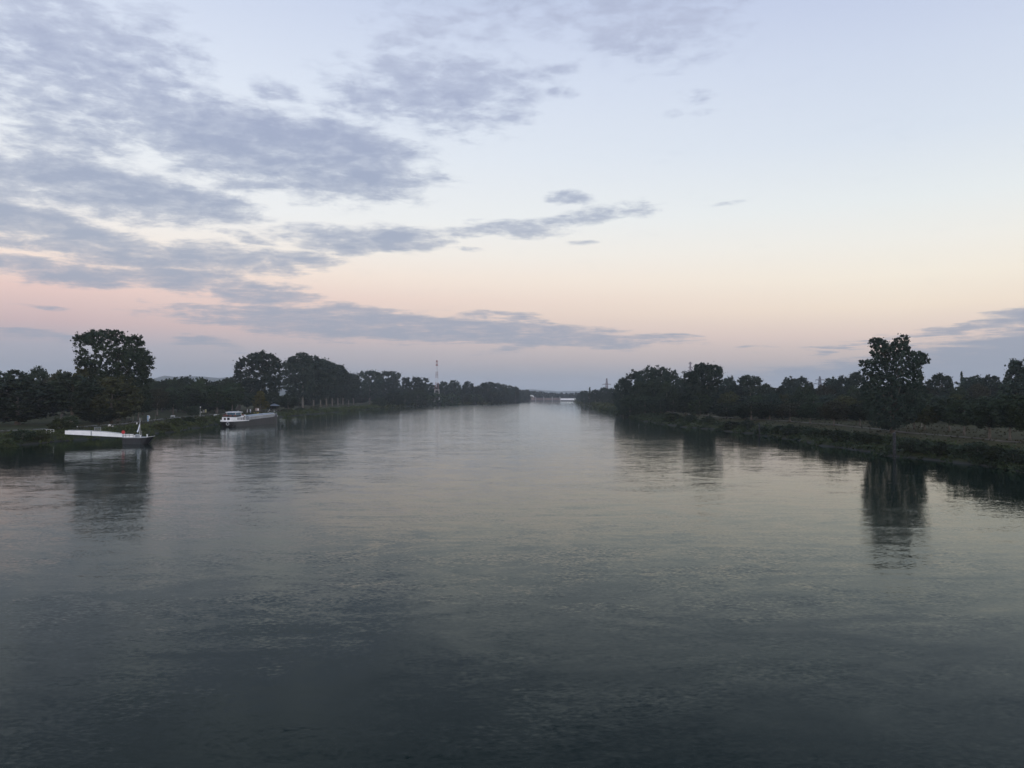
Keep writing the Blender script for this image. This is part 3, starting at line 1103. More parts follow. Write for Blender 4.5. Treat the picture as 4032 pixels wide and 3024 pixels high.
for i, (x, yt, ws, d) in enumerate([(1180, 1560, 60, 600), (1225, 1565, 60, 650), (1270, 1560, 60, 700), (1310, 1562, 56, 740), (1350, 1565, 50, 790), (1120, 1570, 60, 560),
                                    (1390, 1560, 50, 830), (1425, 1556, 50, 860), (1240, 1500, 70, 700), (1290, 1500, 60, 740), (1340, 1500, 60, 780)]):
    tree_px('bushy', x, yt, ws, d, 'dark', 'wood_tree', 'one of the dark low trees standing behind the trunks of the poplar row', 'dark trees behind the poplar row')

# flat topped trees and the shore further up on the left
outline_tree('flat_topped_tree', 'flat-topped dark tree with small sky gaps, right of the poplar row', [
    (510, 400), (540, 365), (600, 350), (690, 350), (750, 365), (790, 380), (800, 480), (790, 680), (560, 680), (530, 520), (515, 430)],
    [(665, 425, 12), (695, 475, 13), (545, 430, 8)], (1250, 1350, 3.16), 860, 1455, tufts=330, cards=24, leaf=1.2, tuft=1.7, lm='blue', r0=0.8, seed=21, limbs=12)
outline_tree('flat_topped_tree', 'flat-topped dark tree with squared right-hand edge, left of the ragged-topped tree', [
    (780, 385), (850, 352), (930, 355), (990, 365), (1025, 385), (1032, 425), (1000, 450), (1020, 500), (1040, 530), (1020, 700), (800, 700), (785, 500)],
    [(845, 430, 12), (885, 425, 8)], (1250, 1350, 3.16), 900, 1535, tufts=330, cards=24, leaf=1.2, tuft=1.7, lm='blue', r0=0.8, seed=22, limbs=12)
outline_tree('ragged_tree', 'ragged-topped tree with small tufts left of the red and white lattice mast', [
    (1055, 500), (1065, 430), (1090, 430), (1120, 440), (1155, 425), (1170, 440), (1200, 430), (1260, 425), (1290, 435), (1330, 420), (1350, 435), (1382, 455), (1370, 480),
    (1340, 520), (1350, 700), (1080, 700), (1050, 560)], [(1170, 455, 7), (1330, 480, 6)],
    (1250, 1350, 3.16), 930, 1630, tufts=320, cards=24, leaf=1.2, tuft=1.6, lm='blue', r0=0.8, seed=23, limbs=12)
FAR_L = [
    ('round', 1690, 1510, 56, 1000, 'blue', 'round_tree', 'low dark tree just left of the lattice mast'),
    ('round', 1745, 1505, 52, 1000, 'blue', 'round_tree', 'rounded dark tree just right of the lattice mast'),
    ('round', 1788, 1500, 54, 1010, 'blue', 'round_tree', 'second rounded dark tree right of the lattice mast'),
    ('round', 1842, 1504, 46, 1030, 'blue', 'round_tree', 'dome-topped dark tree beyond a notch right of the lattice mast'),
    ('round', 1885, 1521, 34, 1045, 'blue', 'round_tree', 'lower dark tree right of the dome-topped one'),
    ('umbrella', 1922, 1506, 58, 1060, 'blue', 'round_tree', 'dark tree with a small sky gap in its crown on the far left shore'),
    ('bushy', 1494, 1566, 58, 690, 'green', 'willow_tree', 'low green willow at the water, first beyond the grass spit'),
    ('bushy', 1550, 1545, 74, 745, 'green', 'willow_tree', 'green willow at the water left of the ragged-topped tree'),
    ('bushy', 1595, 1540, 70, 800, 'dark', 'willow_tree', 'dark willow at the water below the ragged-topped tree'),
    ('bushy', 1645, 1538, 80, 850, 'green', 'willow_tree', 'biggest rounded green willow at the water left of the lattice mast'),
    ('shrub', 1722, 1550, 80, 905, 'green', 'willow_tree', 'low willow at the water in front of the lattice mast foot'),
    ('shrub', 1780, 1551, 62, 935, 'green', 'willow_tree', 'grey-green willow at the water right of the lattice mast'),
    ('bushy', 1870, 1553, 80, 990, 'green', 'willow_tree', 'green willow at the far left shore where the bank turns to the right'),
    ('bushy', 1825, 1545, 60, 985, 'dark', 'willow_tree', 'dark willow between two green ones on the far left shore'),
    ('bushy', 1940, 1545, 70, 1030, 'dark', 'willow_tree', 'dark shore tree at the bend of the far left bank'),
]
for a in FAR_L:
    tree_px(*a[:6], a[6], a[7])
GF = 'trees on the far left shore towards the weir'
for i, (x, yt, ws, d) in enumerate([(1960, 1508, 44, 1090), (1985, 1512, 40, 1130), (2010, 1517, 40, 1180), (2030, 1522, 34, 1240), (1975, 1535, 50, 1110), (2005, 1540, 44, 1180),
                                    (2035, 1545, 40, 1270), (1950, 1550, 46, 1070), (1990, 1553, 44, 1150), (2025, 1553, 40, 1260), (2055, 1535, 36, 1400), (2075, 1535, 34, 1500)]):
    tree_px('bushy' if i > 3 else 'round', x, yt + 3, ws * 0.9, d, ['blue', 'dark'][i % 2], 'shore_tree', 'one of the dark trees along the far left shore towards the weir', GF)
GM = 'trees in the wood beyond the left poplar row'
for i, x in enumerate(np.arange(1385, 1960, 24)):
    tree_px('bushy', x, 1530 + RNG.uniform(-10, 10), 50, 1000 + (x - 1385) * 0.25 + RNG.uniform(0, 60), ['dark', 'blue'][i % 2], 'wood_tree',
            'one of the dark trees massed in the wood beyond the left poplar row', GM)

# ---- right bank
outline_tree('tall_poplar', 'tallest poplar on the right bank with two upright tips and spreading side arms', [
    (218, 385), (250, 345), (300, 370), (345, 355), (395, 330), (345, 295), (365, 265), (350, 225), (360, 190), (345, 170), (380, 125), (420, 145), (460, 125), (490, 160),
    (500, 190), (505, 225), (520, 200), (540, 170), (570, 195), (585, 195), (600, 150), (640, 120), (660, 130), (680, 85), (700, 110), (710, 165), (712, 220), (745, 225),
    (760, 260), (780, 290), (830, 275), (850, 295), (885, 290), (905, 330), (930, 345), (945, 390), (920, 425), (880, 405), (855, 430), (860, 470), (840, 500), (820, 470),
    (850, 520), (830, 560), (870, 620), (900, 680), (900, 760), (880, 850), (840, 920), (800, 980), (740, 1040), (680, 1060), (620, 1100), (590, 1130), (545, 1130), (520, 1090),
    (470, 1100), (430, 1060), (390, 1080), (355, 1060), (340, 1000), (300, 940), (280, 850), (260, 760), (270, 660), (285, 590), (300, 520), (270, 480), (275, 440), (240, 430)],
    [(455, 425, 18), (475, 490, 20), (680, 395, 15), (670, 490, 20), (745, 335, 22), (545, 540, 12), (720, 570, 18), (650, 430, 10), (800, 480, 16), (430, 330, 14), (700, 250, 8),
     (330, 430, 8)],
    (3300, 1280, 2.676), 173, 3513, tufts=2500, cards=26, leaf=0.24, tuft=0.29, lm='blue', r0=0.42, seed=31, limbs=50)
outline_tree('poplar_tree', 'tall loose poplar with ragged upright tips right of the big leafy tree mass', [
    (1405, 260), (1420, 250), (1440, 280), (1480, 255), (1520, 265), (1540, 250), (1535, 190), (1555, 175), (1590, 180), (1600, 140), (1625, 150), (1650, 180), (1690, 175),
    (1720, 185), (1735, 160), (1760, 190), (1790, 180), (1830, 195), (1862, 205), (1860, 240), (1900, 240), (1890, 285), (1875, 300), (1880, 360), (1870, 420), (1850, 410),
    (1800, 440), (1770, 430), (1770, 500), (1790, 600), (1780, 720), (1700, 790), (1600, 800), (1500, 780), (1440, 700), (1395, 600), (1390, 500), (1395, 420), (1410, 360), (1405, 310)],
    [(1780, 230, 16), (1660, 150, 8), (1760, 345, 14), (1830, 355, 16), (1700, 395, 10), (1440, 350, 10), (1505, 345, 9), (1580, 340, 10), (1800, 410, 10), (1860, 380, 8)],
    (2250, 1380, 3.16), 330, 2785, tufts=1050, cards=26, leaf=0.46, tuft=0.70, lm='blue', r0=0.5, seed=32, limbs=30)
BIGM = [(2455, 1495, 70, 420), (2500, 1466, 90, 415), (2550, 1452, 96, 410), (2600, 1450, 96, 405), (2640, 1462, 80, 402)]
BLAB = ['leafy tree forming the left shoulder of the big tree mass on the right bank', 'second tree from the left in the big right-bank mass',
        'middle tree at the top of the big right-bank mass', 'tree at the top right of the big right-bank mass', 'tree forming the right shoulder of the big right-bank mass']
for (x, yt, ws, d), lb in zip(BIGM, BLAB):
    tree_px('bushy', x, yt, ws * 1.05, d, 'blue', 'leafy_tree', lb, 'trees of the big leafy mass on the right bank')
for i, (x, yt, ws, d) in enumerate([(2480, 1560, 80, 395), (2540, 1560, 90, 385), (2600, 1560, 90, 378), (2650, 1555, 70, 372), (2575, 1500, 90, 400), (2520, 1505, 80, 405), (2625, 1505, 80, 392)]):
    tree_px('bushy', x, yt, ws, d, 'dark', 'leafy_tree', 'one of the low leafy trees inside the big right-bank mass', 'low trees inside the big leafy mass')
RIGHT = [
    ('round', 2680, 1492, 44, 400, 'blue', 'round_tree', 'small tree in the dip between the big mass and the loose poplar'),
    ('round', 2868, 1488, 70, 410, 'blue', 'round_tree', 'rounded tree just right of the loose poplar'),
    ('umbrella', 2953, 1481, 84, 400, 'blue', 'umbrella_tree', 'umbrella-topped tree standing up from the right wood'),
    ('bushy', 3110, 1490, 90, 440, 'blue', 'round_tree', 'broad tree in the right wood hiding a pylon tip'),
    ('round', 3160, 1488, 60, 450, 'blue', 'round_tree', 'broad tree in the right wood just left of the pale chimney'),
    ('spire', 3196, 1508, 30, 440, 'dark', 'conifer_tree', 'small pointed conifer below the pale chimney'),
    ('round', 3275, 1490, 66, 400, 'blue', 'round_tree', 'rounded tree right of the dark two-armed pylon'),
    ('round', 3320, 1484, 66, 390, 'blue', 'round_tree', 'rounded tree between the dark pylon and the tallest right poplar'),
    ('bushy', 3370, 1470, 90, 375, 'blue', 'round_tree', 'higher tree rising left behind the tallest right poplar'),
    ('spire', 3625, 1466, 50, 255, 'dark', 'conifer_tree', 'dark narrow conifer against the right side of the tallest poplar'),
    ('bushy', 3705, 1478, 110, 330, 'blue', 'round_tree', 'broad-headed tree right of the gap beside the tallest poplar'),
    ('spire', 3786, 1468, 24, 350, 'dark', 'conifer_tree', 'thin conifer tip sticking out of the right wood'),
    ('round', 3830, 1485, 110, 340, 'blue', 'round_tree', 'flat-headed tree in the right wood right of the thin conifer'),
    ('round', 3900, 1484, 100, 330, 'blue', 'round_tree', 'flat-headed tree in the right wood left of the edge poplar'),
    ('poplar', 4000, 1424, 100, 255, 'blue', 'poplar_tree', 'tall poplar cut by the right edge of the photo'),
    ('poplar', 4060, 1410, 100, 250, 'blue', 'poplar_tree', 'poplar just beyond the right edge of the photo'),
    ('round', 2958, 1585, 120, 262, 'dark', 'small_tree', 'dark rounded meadow tree right of the loose poplar'),
    ('round', 3030, 1592, 100, 262, 'dark', 'small_tree', 'dark meadow tree behind the thin mooring pile'),
    ('round', 3110, 1590, 110, 240, 'rust', 'small_tree', 'brownish meadow tree below the pylon tip'),
    ('round', 3190, 1588, 100, 225, 'dark', 'small_tree', 'dark meadow tree with a short trunk below the pale chimney'),
    ('round', 3283, 1582, 120, 210, 'rust', 'small_tree', 'brown-tinged meadow tree below the dark two-armed pylon'),
    ('round', 3385, 1590, 100, 210, 'dark', 'small_tree', 'dark meadow tree left of the tallest right poplar'),
    ('bushy', 3330, 1570, 120, 250, 'olive', 'olive_tree', 'greyish olive tree behind the brown-tinged meadow tree'),
    ('round', 3600, 1585, 120, 190, 'rust', 'small_tree', 'brown-tinged tree under the right side of the tallest poplar'),
    ('round', 3640, 1600, 110, 182, 'olive', 'small_tree', 'olive meadow tree with drooping crown right of the tallest poplar'),
    ('round', 3737, 1572, 120, 179, 'dark', 'small_tree', 'very dark meadow tree with short trunk right of the tallest poplar'),
    ('round', 3795, 1580, 130, 158, 'dark', 'small_tree', 'black-green meadow tree nearest the right bank edge'),
    ('round', 3895, 1570, 160, 146, 'dark', 'small_tree', 'wide black-green meadow tree towards the right photo edge'),
    ('round', 3975, 1560, 150, 141, 'dark', 'small_tree', 'dark meadow tree second from the right photo edge'),
    ('round', 4050, 1560, 150, 136, 'green', 'small_tree', 'green meadow tree cut by the right photo edge'),
    ('umbrella', 2300, 1540, 36, 950, 'blue', 'round_tree', 'last tree at the tip of the right bank beside the weir'),
    ('spire', 2322, 1526, 16, 900, 'dark', 'conifer_tree', 'thin pointed tree near the tip of the right bank'),
    ('round', 2345, 1536, 40, 850, 'blue', 'round_tree', 'low tree left of the thin far pylon on the right bank'),
    ('round', 2378, 1528, 46, 800, 'blue', 'round_tree', 'rounded tree under the far pylon with one pair of arms'),
    ('round', 2410, 1530, 44, 740, 'blue', 'round_tree', 'rounded tree between the far pylon and the big mass'),
    ('bushy', 2435, 1536, 50, 640, 'dark', 'round_tree', 'dark tree touching the left foot of the big mass'),
]
for a in RIGHT:
    tree_px(*a[:6], a[6], a[7])
GR1 = 'trees of the wood behind the right meadow'
LR1 = 'one of the dark trees massed in the wood behind the right meadow'
for i, x in enumerate(np.arange(2690, 4140, 40)):
    tree_px(['bushy', 'round'][i % 2], x, 1524 + RNG.uniform(-10, 6), 78, 440 - (x - 2690) * 0.10 + RNG.uniform(-20, 25), ['dark', 'blue', 'green', 'dark', 'rust'][i % 5], 'wood_tree', LR1, GR1)
for i, x in enumerate(np.arange(2700, 4140, 56)):
    tree_px('bushy', x, 1556 + RNG.uniform(-12, 14), 92, 345 - (x - 2700) * 0.08 + RNG.uniform(-16, 16), ['dark', 'green', 'blue', 'olive'][i % 4], 'wood_tree', LR1, GR1)
for i, x in enumerate(np.arange(2860, 4140, 74)):
    tree_px('bushy', x, 1592 + RNG.uniform(-8, 14), 96, 282 - (x - 2860) * 0.06 + RNG.uniform(-8, 8), ['dark', 'dark', 'green'][i % 3], 'wood_tree', LR1, GR1)
GR2 = 'trees on the far right bank towards the weir'
for i, (x, yt, ws, d) in enumerate([(2285, 1552, 26, 1250), (2298, 1550, 30, 1120), (2318, 1548, 34, 1010), (2340, 1552, 36, 930), (2362, 1545, 40, 880), (2390, 1548, 40, 800), (2415, 1552, 40, 720), (2440, 1556, 50, 620),
                                    (2282, 1548, 24, 1400), (2278, 1548, 22, 1550)]):
    tree_px('bushy', x, yt, ws, d, 'blue', 'shore_tree', 'one of the small dark trees along the far right bank', GR2)


# ---- far wood behind the weir, bank scrub, grass
def far_wood():
    rng = np.random.default_rng(77)
    pts = []
    for i in range(900):
        d = rng.uniform(1760, 2150)
        x = rng.uniform(1900, 2420)
        yt = np.interp(x, [1900, 2050, 2090, 2140, 2200, 2280, 2420], [1522, 1535, 1536, 1544, 1547, 1549, 1540]) + rng.uniform(-3, 12)
        p = at(x, yt, d)
        h = max(5, p.z - 2.3)
        for k in range(3):
            c = np.array([p.x + rng.normal() * 3, d + rng.normal() * 4, 2.3 + h * rng.uniform(0.15, 1.0) - 2])
            pts.append(clump_points(c, (4, 4, 3.2), 16, rng, 0.3))
    me = np_mesh('far_wood', leaf_cards(np.concatenate(pts), 2.4, rng), 4, LEAF['blue'])
    o = bpy.data.objects.new('far_wood', me)
    COL.objects.link(o)
    tag(o, 'distant dark wood closing the river behind the weir', 'wood', kind='stuff')


def scrub(name, side, label, ys, seed, leafm, smin, smax, hmin, hmax, per=34, leaf=0.34, blades=False):
    rng = np.random.default_rng(seed)
    out = []
    for y in ys:
        s = rng.uniform(smin, smax)
        x = lsh(y) - s if side < 0 else rsh(y) + s
        z = gz(x, y)
        k = 1 + max(0, y - 250) / 350.0
        h = rng.uniform(hmin, hmax) * (0.75 + 0.25 * k)
        r = np.array([h * 1.1 * k, h * 1.2 * k, h * 0.75])
        c = np.array([x, y, z + h * 0.35])
        p = clump_points(c, r, per, rng, 0.4)
        p[:, 2] = np.maximum(p[:, 2], z + 0.03)
        cards = leaf_cards(p, leaf * k * (0.8 if blades else 1), rng)
        if blades:
            q = cards.reshape(-1, 4, 3)
            ctr = q.mean(axis=1, keepdims=True)
            q = ctr + (q - ctr) * np.array([0.45, 0.45, 1.7])
            cards = q.reshape(-1, 3)
        out.append(cards)
    me = np_mesh(name, np.concatenate(out), 4, LEAF[leafm])
    o = bpy.data.objects.new(name, me)
    COL.objects.link(o)
    tag(o, label, 'scrub' if not blades else 'grass', kind='stuff')


def ydist(n, a, b, seed, pw=2.0):
    u = np.random.default_rng(seed).uniform(0, 1, n)
    return a + (b - a) * u ** pw


far_wood()
scrub('bank_scrub', -1, 'dark green scrub growing down to the water on the left bank', ydist(1100, 140, 760, 1, 1.6), 2, 'scrub', 0.0, 8.5, 0.4, 1.3)
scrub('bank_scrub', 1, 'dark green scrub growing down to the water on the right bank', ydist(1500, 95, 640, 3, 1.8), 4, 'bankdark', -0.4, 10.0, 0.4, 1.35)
scrub('dry_grass', 1, 'tall dry brown grass on the right bank meadow', ydist(1500, 95, 420, 5, 1.5), 6, 'drygrass', 9.0, 46.0, 0.10, 0.30, 26, 0.22, True)
scrub('dry_grass', -1, 'dry brown grass along the left bank path', ydist(900, 130, 520, 7, 1.4), 8, 'drygrass', 8.0, 20.0, 0.12, 0.35, 22, 0.24, True)
scrub('shore_scrub', 1, 'low shrubs lining the far right shore', ydist(420, 560, 1640, 9, 1.2), 10, 'scrub', 0.0, 16.0, 0.8, 2.2, 26, 0.5)
scrub('shore_scrub', -1, 'low shrubs lining the far left shore', ydist(420, 700, 1640, 11, 1.0), 12, 'scrub', 0.0, 16.0, 0.8, 2.4, 26, 0.5)

GS = 'rounded shrubs along the right bank'
for i, (x, y, wsrc, hsrc) in enumerate([(2650, 1668, 60, 26), (2720, 1670, 60, 26), (2790, 1672, 50, 24), (2880, 1690, 60, 26), (2945, 1700, 50, 28), (3005, 1712, 40, 20), (3070, 1715, 60, 26), (3115, 1718, 70, 34),
                                        (3200, 1726, 60, 28), (3260, 1735, 60, 30), (3310, 1742, 70, 34), (3390, 1750, 70, 36), (3440, 1756, 80, 34), (3590, 1784, 90, 44), (3650, 1790, 90, 42), (3710, 1795, 90, 40),
                                        (3780, 1802, 80, 36), (3850, 1815, 90, 44), (3920, 1825, 100, 50), (3990, 1838, 100, 50)]):
    p = ground_at(x, y - 6, 0.8)
    k = p.y / 3.9375 / FPX
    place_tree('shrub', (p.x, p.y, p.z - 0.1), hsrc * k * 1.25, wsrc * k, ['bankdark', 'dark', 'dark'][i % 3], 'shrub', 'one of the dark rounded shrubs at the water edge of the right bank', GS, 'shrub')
GS2 = 'rounded shrubs along the left bank'
for i, (x, y, wsrc, hsrc) in enumerate([(20, 1742, 90, 34), (90, 1738, 80, 34), (160, 1735, 80, 32), (235, 1730, 80, 40), (275, 1728, 60, 40), (640, 1690, 60, 24), (690, 1680, 60, 24), (740, 1672, 60, 22), (790, 1664, 50, 22),
                                        (1130, 1628, 40, 12), (1180, 1622, 36, 12), (1240, 1616, 36, 12)]):
    p = ground_at(x, y - 4, 0.8)
    k = p.y / 3.9375 / FPX
    place_tree('shrub', (p.x, p.y, p.z - 0.1), hsrc * k * 1.25, wsrc * k, ['scrub', 'green', 'olive'][i % 3], 'shrub', 'one of the rounded shrubs at the water edge of the left bank', GS2, 'shrub')


# ------------------------------------------------------------------ barge
def build_barge():
    st = at(886, 1681, 269)
    o = thing('barge', 'moored cargo barge with white aft house and long grey hold, dark hull', 'barge', (st.x, st.y, 0), -R(8))
    hb = [(0.0, 1.35), (0.5, 2.0), (1.4, 2.4), (3, 2.52), (33, 2.52), (35.5, 2.35), (37.2, 1.75), (38.2, 0.95), (38.7, 0.2)]

    def top(y):
        return float(np.interp(y, [0, 12, 34, 36, 38.7], [1.83, 1.72, 2.7, 3.3, 3.75]))
    secs = []
    for y, b in hb:
        t = top(y)
        under = 0.55 if y < 2 else 0.97
        secs.append([(-b, y, t), (-b * 0.99, y + (0.5 if y < 1 else 0), 0.7), (-b * under, y + (1.4 if y < 1 else 0), -0.6), (b * under, y + (1.4 if y < 1 else 0), -0.6),
                     (b * 0.99, y + (0.5 if y < 1 else 0), 0.7), (b, y, t)])
    MB().loft(secs).build('hull', DHULL, o, bevel=0.03)
    # white bulwark round the stern
    mb = MB()
    ol = [(b + 0.04, y) for y, b in hb if y <= 3.01] + [(2.56, 12.6)]
    outer = [(-b, y) for b, y in reversed(ol)] + [(b, y) for b, y in ol]
    pr = []
    for x, y in outer:
        zt = 2.36 if y < 10 else 1.98
        sx = 0.10 if x > 0 else -0.10
        pr.append([(x, y - 0.05, 1.80), (x, y - 0.05, zt), (x - sx, y + 0.06, zt), (x - sx, y + 0.06, 1.80)])
    mb.loft(pr)
    mb.build('bulwark', WHITE, o)
    # aft house
    side = [(-2.0, 1.6, 1.8), (-2.0, 10.9, 1.75), (-2.0, 10.9, 3.95), (-2.0, 9.6, 3.8), (-2.0, 7.6, 3.38), (-2.0, 4.8, 3.22), (-2.0, 1.6, 3.30)]
    house = MB().prism(side, (4.0, 0, 0)).build('deckhouse', WHITE, o, bevel=0.05)
    for s in (-1, 1):
        for yy in (5.2, 6.6, 7.9, 9.0):
            hgt = 0.95 if yy < 8 else 1.1
            fr = MB().box((s * 2.015, yy, 2.62), (0.05, 0.82, hgt + 0.1)).build('window', OFFW, house)
            MB().box((s * 2.035, yy, 2.62), (0.05, 0.70, hgt)).build('pane', DGLASS, fr)
        MB().box((s * 2.02, 10.15, 2.75), (0.06, 0.6, 1.75)).build('door', DWOOD, house)
    MB().box((-0.9, 1.57, 2.6), (0.7, 0.06, 0.9)).build('stern_window', DGLASS, house)
    MB().box((0.4, 1.55, 2.5), (0.9, 0.06, 1.3)).build('stern_door', BLACK, house)
    # wheelhouse with glazing and roof
    wh = MB().box((0, 6.3, 3.55), (3.3, 4.0, 0.75)).build('wheelhouse', BLACK, o, bevel=0.04)
    for s in (-1, 1):
        for yy in (4.75, 6.0, 7.3):
            MB().box((s * 1.62, yy, 4.35), (0.05, 1.1, 0.85)).build('wheelhouse_window', GLASS, wh)
        for yy in (4.25, 8.2):
            MB().box((s * 1.6, yy, 4.35), (0.12, 0.12, 0.95)).build('post', OFFW, wh)
    for xx in (-0.8, 0.8):
        MB().box((xx, 8.3, 4.35), (1.4, 0.05, 0.85)).build('wheelhouse_window', GLASS, wh)
        MB().box((xx, 4.3, 4.35), (1.4, 0.05, 0.85)).build('wheelhouse_window', GLASS, wh)
    rf = MB().box((0, 6.3, 4.93), (4.0, 5.0, 0.16), taper=0.96).box((0, 6.3, 5.05), (3.0, 3.8, 0.1), taper=0.9).build('wheelhouse_roof', WHITE, o, bevel=0.03)
    MB().tube([(0.6, 8.0, 5.08), (0.6, 8.0, 5.55)], 0.07).build('roof_lamp', OFFW, rf)
    # flower boxes and rail on the house roof, awning poles
    for k, (xx, yy, ln) in enumerate([(-1.5, 2.2, 0.9), (-0.3, 2.0, 0.9), (0.9, 2.1, 0.9), (1.75, 3.3, 1.3), (1.75, 9.1, 0.7), (-1.7, 3.6, 1.2)]):
        fb_ = MB().box((xx, yy, 3.45), (0.9 if k < 3 else 0.35, 0.35 if k < 3 else ln, 0.3)).build('flower_box', DWOOD, o)
        rg = np.random.default_rng(100 + k)
        me = np_mesh('flowers', leaf_cards(clump_points((xx, yy, 3.8), (0.55, 0.45, 0.42), 90, rg, 0.2), 0.22, rg), 4, RUSTF)
        fo = bpy.data.objects.new('flowers', me)
        COL.objects.link(fo)
        fo.parent = fb_
    rl = MB()
    for s in (-1, 1):
        rl.bar((s * 1.95, 1.7, 3.3), (s * 1.95, 1.7, 4.15), 0.035).bar((s * 1.95, 3.6, 3.25), (s * 1.95, 3.6, 4.15), 0.035)
        rl.bar((s * 1.95, 1.7, 4.12), (s * 1.95, 4.0, 4.12), 0.035).bar((s * 1.95, 1.7, 3.7), (s * 1.95, 4.0, 3.7), 0.03)
    rl.bar((-1.95, 1.7, 4.12), (1.95, 1.7, 4.12), 0.035).bar((-1.95, 1.7, 3.7), (1.95, 1.7, 3.7), 0.03)
    rl.build('roof_railing', DSTEEL, o)
    # hold: coaming with ribs, hatch covers
    mb = MB()
    cs = []
    for y in (13.2, 20, 28, 34.3):
        zb, zt = top(y) - 0.1, float(np.interp(y, [13.2, 34.3], [3.12, 3.72]))
        cs.append([(-2.15, y, zb), (-2.15, y, zt), (2.15, y, zt), (2.15, y, zb)])
    mb.loft(cs)
    for k in range(20):
        y = 13.8 + k * 1.06
        zb, zt = top(y), float(np.interp(y, [13.2, 34.3], [3.12, 3.72]))
        for s in (-1, 1):
            mb.box((s * 2.19, y, (zb + zt) / 2), (0.10, 0.12, zt - zb))
    cm = mb.build('hold_coaming', LGREY, o)
    mb = MB()
    for s in (-1, 1):
        mb.loft([[(s * 2.10, y, z), (s * 2.34, y, z), (s * 2.34, y, z + 0.14), (s * 2.10, y, z + 0.14)] for y, z in ((13.2, 3.09), (34.3, 3.69))])
    mb.build('coaming_rim', OFFW, cm)
    for k in range(7):
        y = 14.6 + k * 3.0
        z = float(np.interp(y, [13.2, 34.3], [3.12, 3.72])) + 0.10
        MB().prism([(-2.05, y - 1.45, z), (2.05, y - 1.45, z), (1.6, y - 1.45, z + 0.22), (-1.6, y - 1.45, z + 0.22)], (0, 2.9, 0.08)).build('hatch_cover', GREYP, cm, bevel=0.02)
    MB().box((0.2, 12.2, 2.1), (2.4, 0.9, 0.7)).box((1.3, 12.3, 2.0), (0.5, 0.6, 0.5)).build('winch', GREYP, o, bevel=0.05)
    # bow: deck fittings, white flash, stem rail
    MB().tube([(-0.7, 36.2, 3.7), (0.7, 36.2, 3.7)], 0.42, 12).box((0, 36.2, 3.4), (1.7, 0.7, 0.5)).build('anchor_winch', GREYP, o, bevel=0.03)
    for s in (-1, 1):
        f0 = [Vector((s * 1.80, 37.2, 2.55)), Vector((s * 1.02, 38.25, 2.75)), Vector((s * 1.02, 38.25, 3.35)), Vector((s * 1.80, 37.2, 3.15))]
        MB().prism(f0, (s * 0.05, 0.04, 0)).build('bow_mark', WHITE, o)
    MB().tube([(-1.7, 36.8, 3.5), (-1.5, 37.2, 4.2), (0, 38.4, 4.5), (1.5, 37.2, 4.2), (1.7, 36.8, 3.5)], 0.05, 6).build('bow_rail', LGREY, o)
    MB().ring((1.0, -0.12, 1.05), 0.46, 0.15, 'y').build('tyre_fender', LGREY, o, smooth=True)
    MB().tube([(0, 38.2, 3.6), (0, 38.2, 5.1)], 0.05).build('bow_staff', OFFW, o)


build_barge()


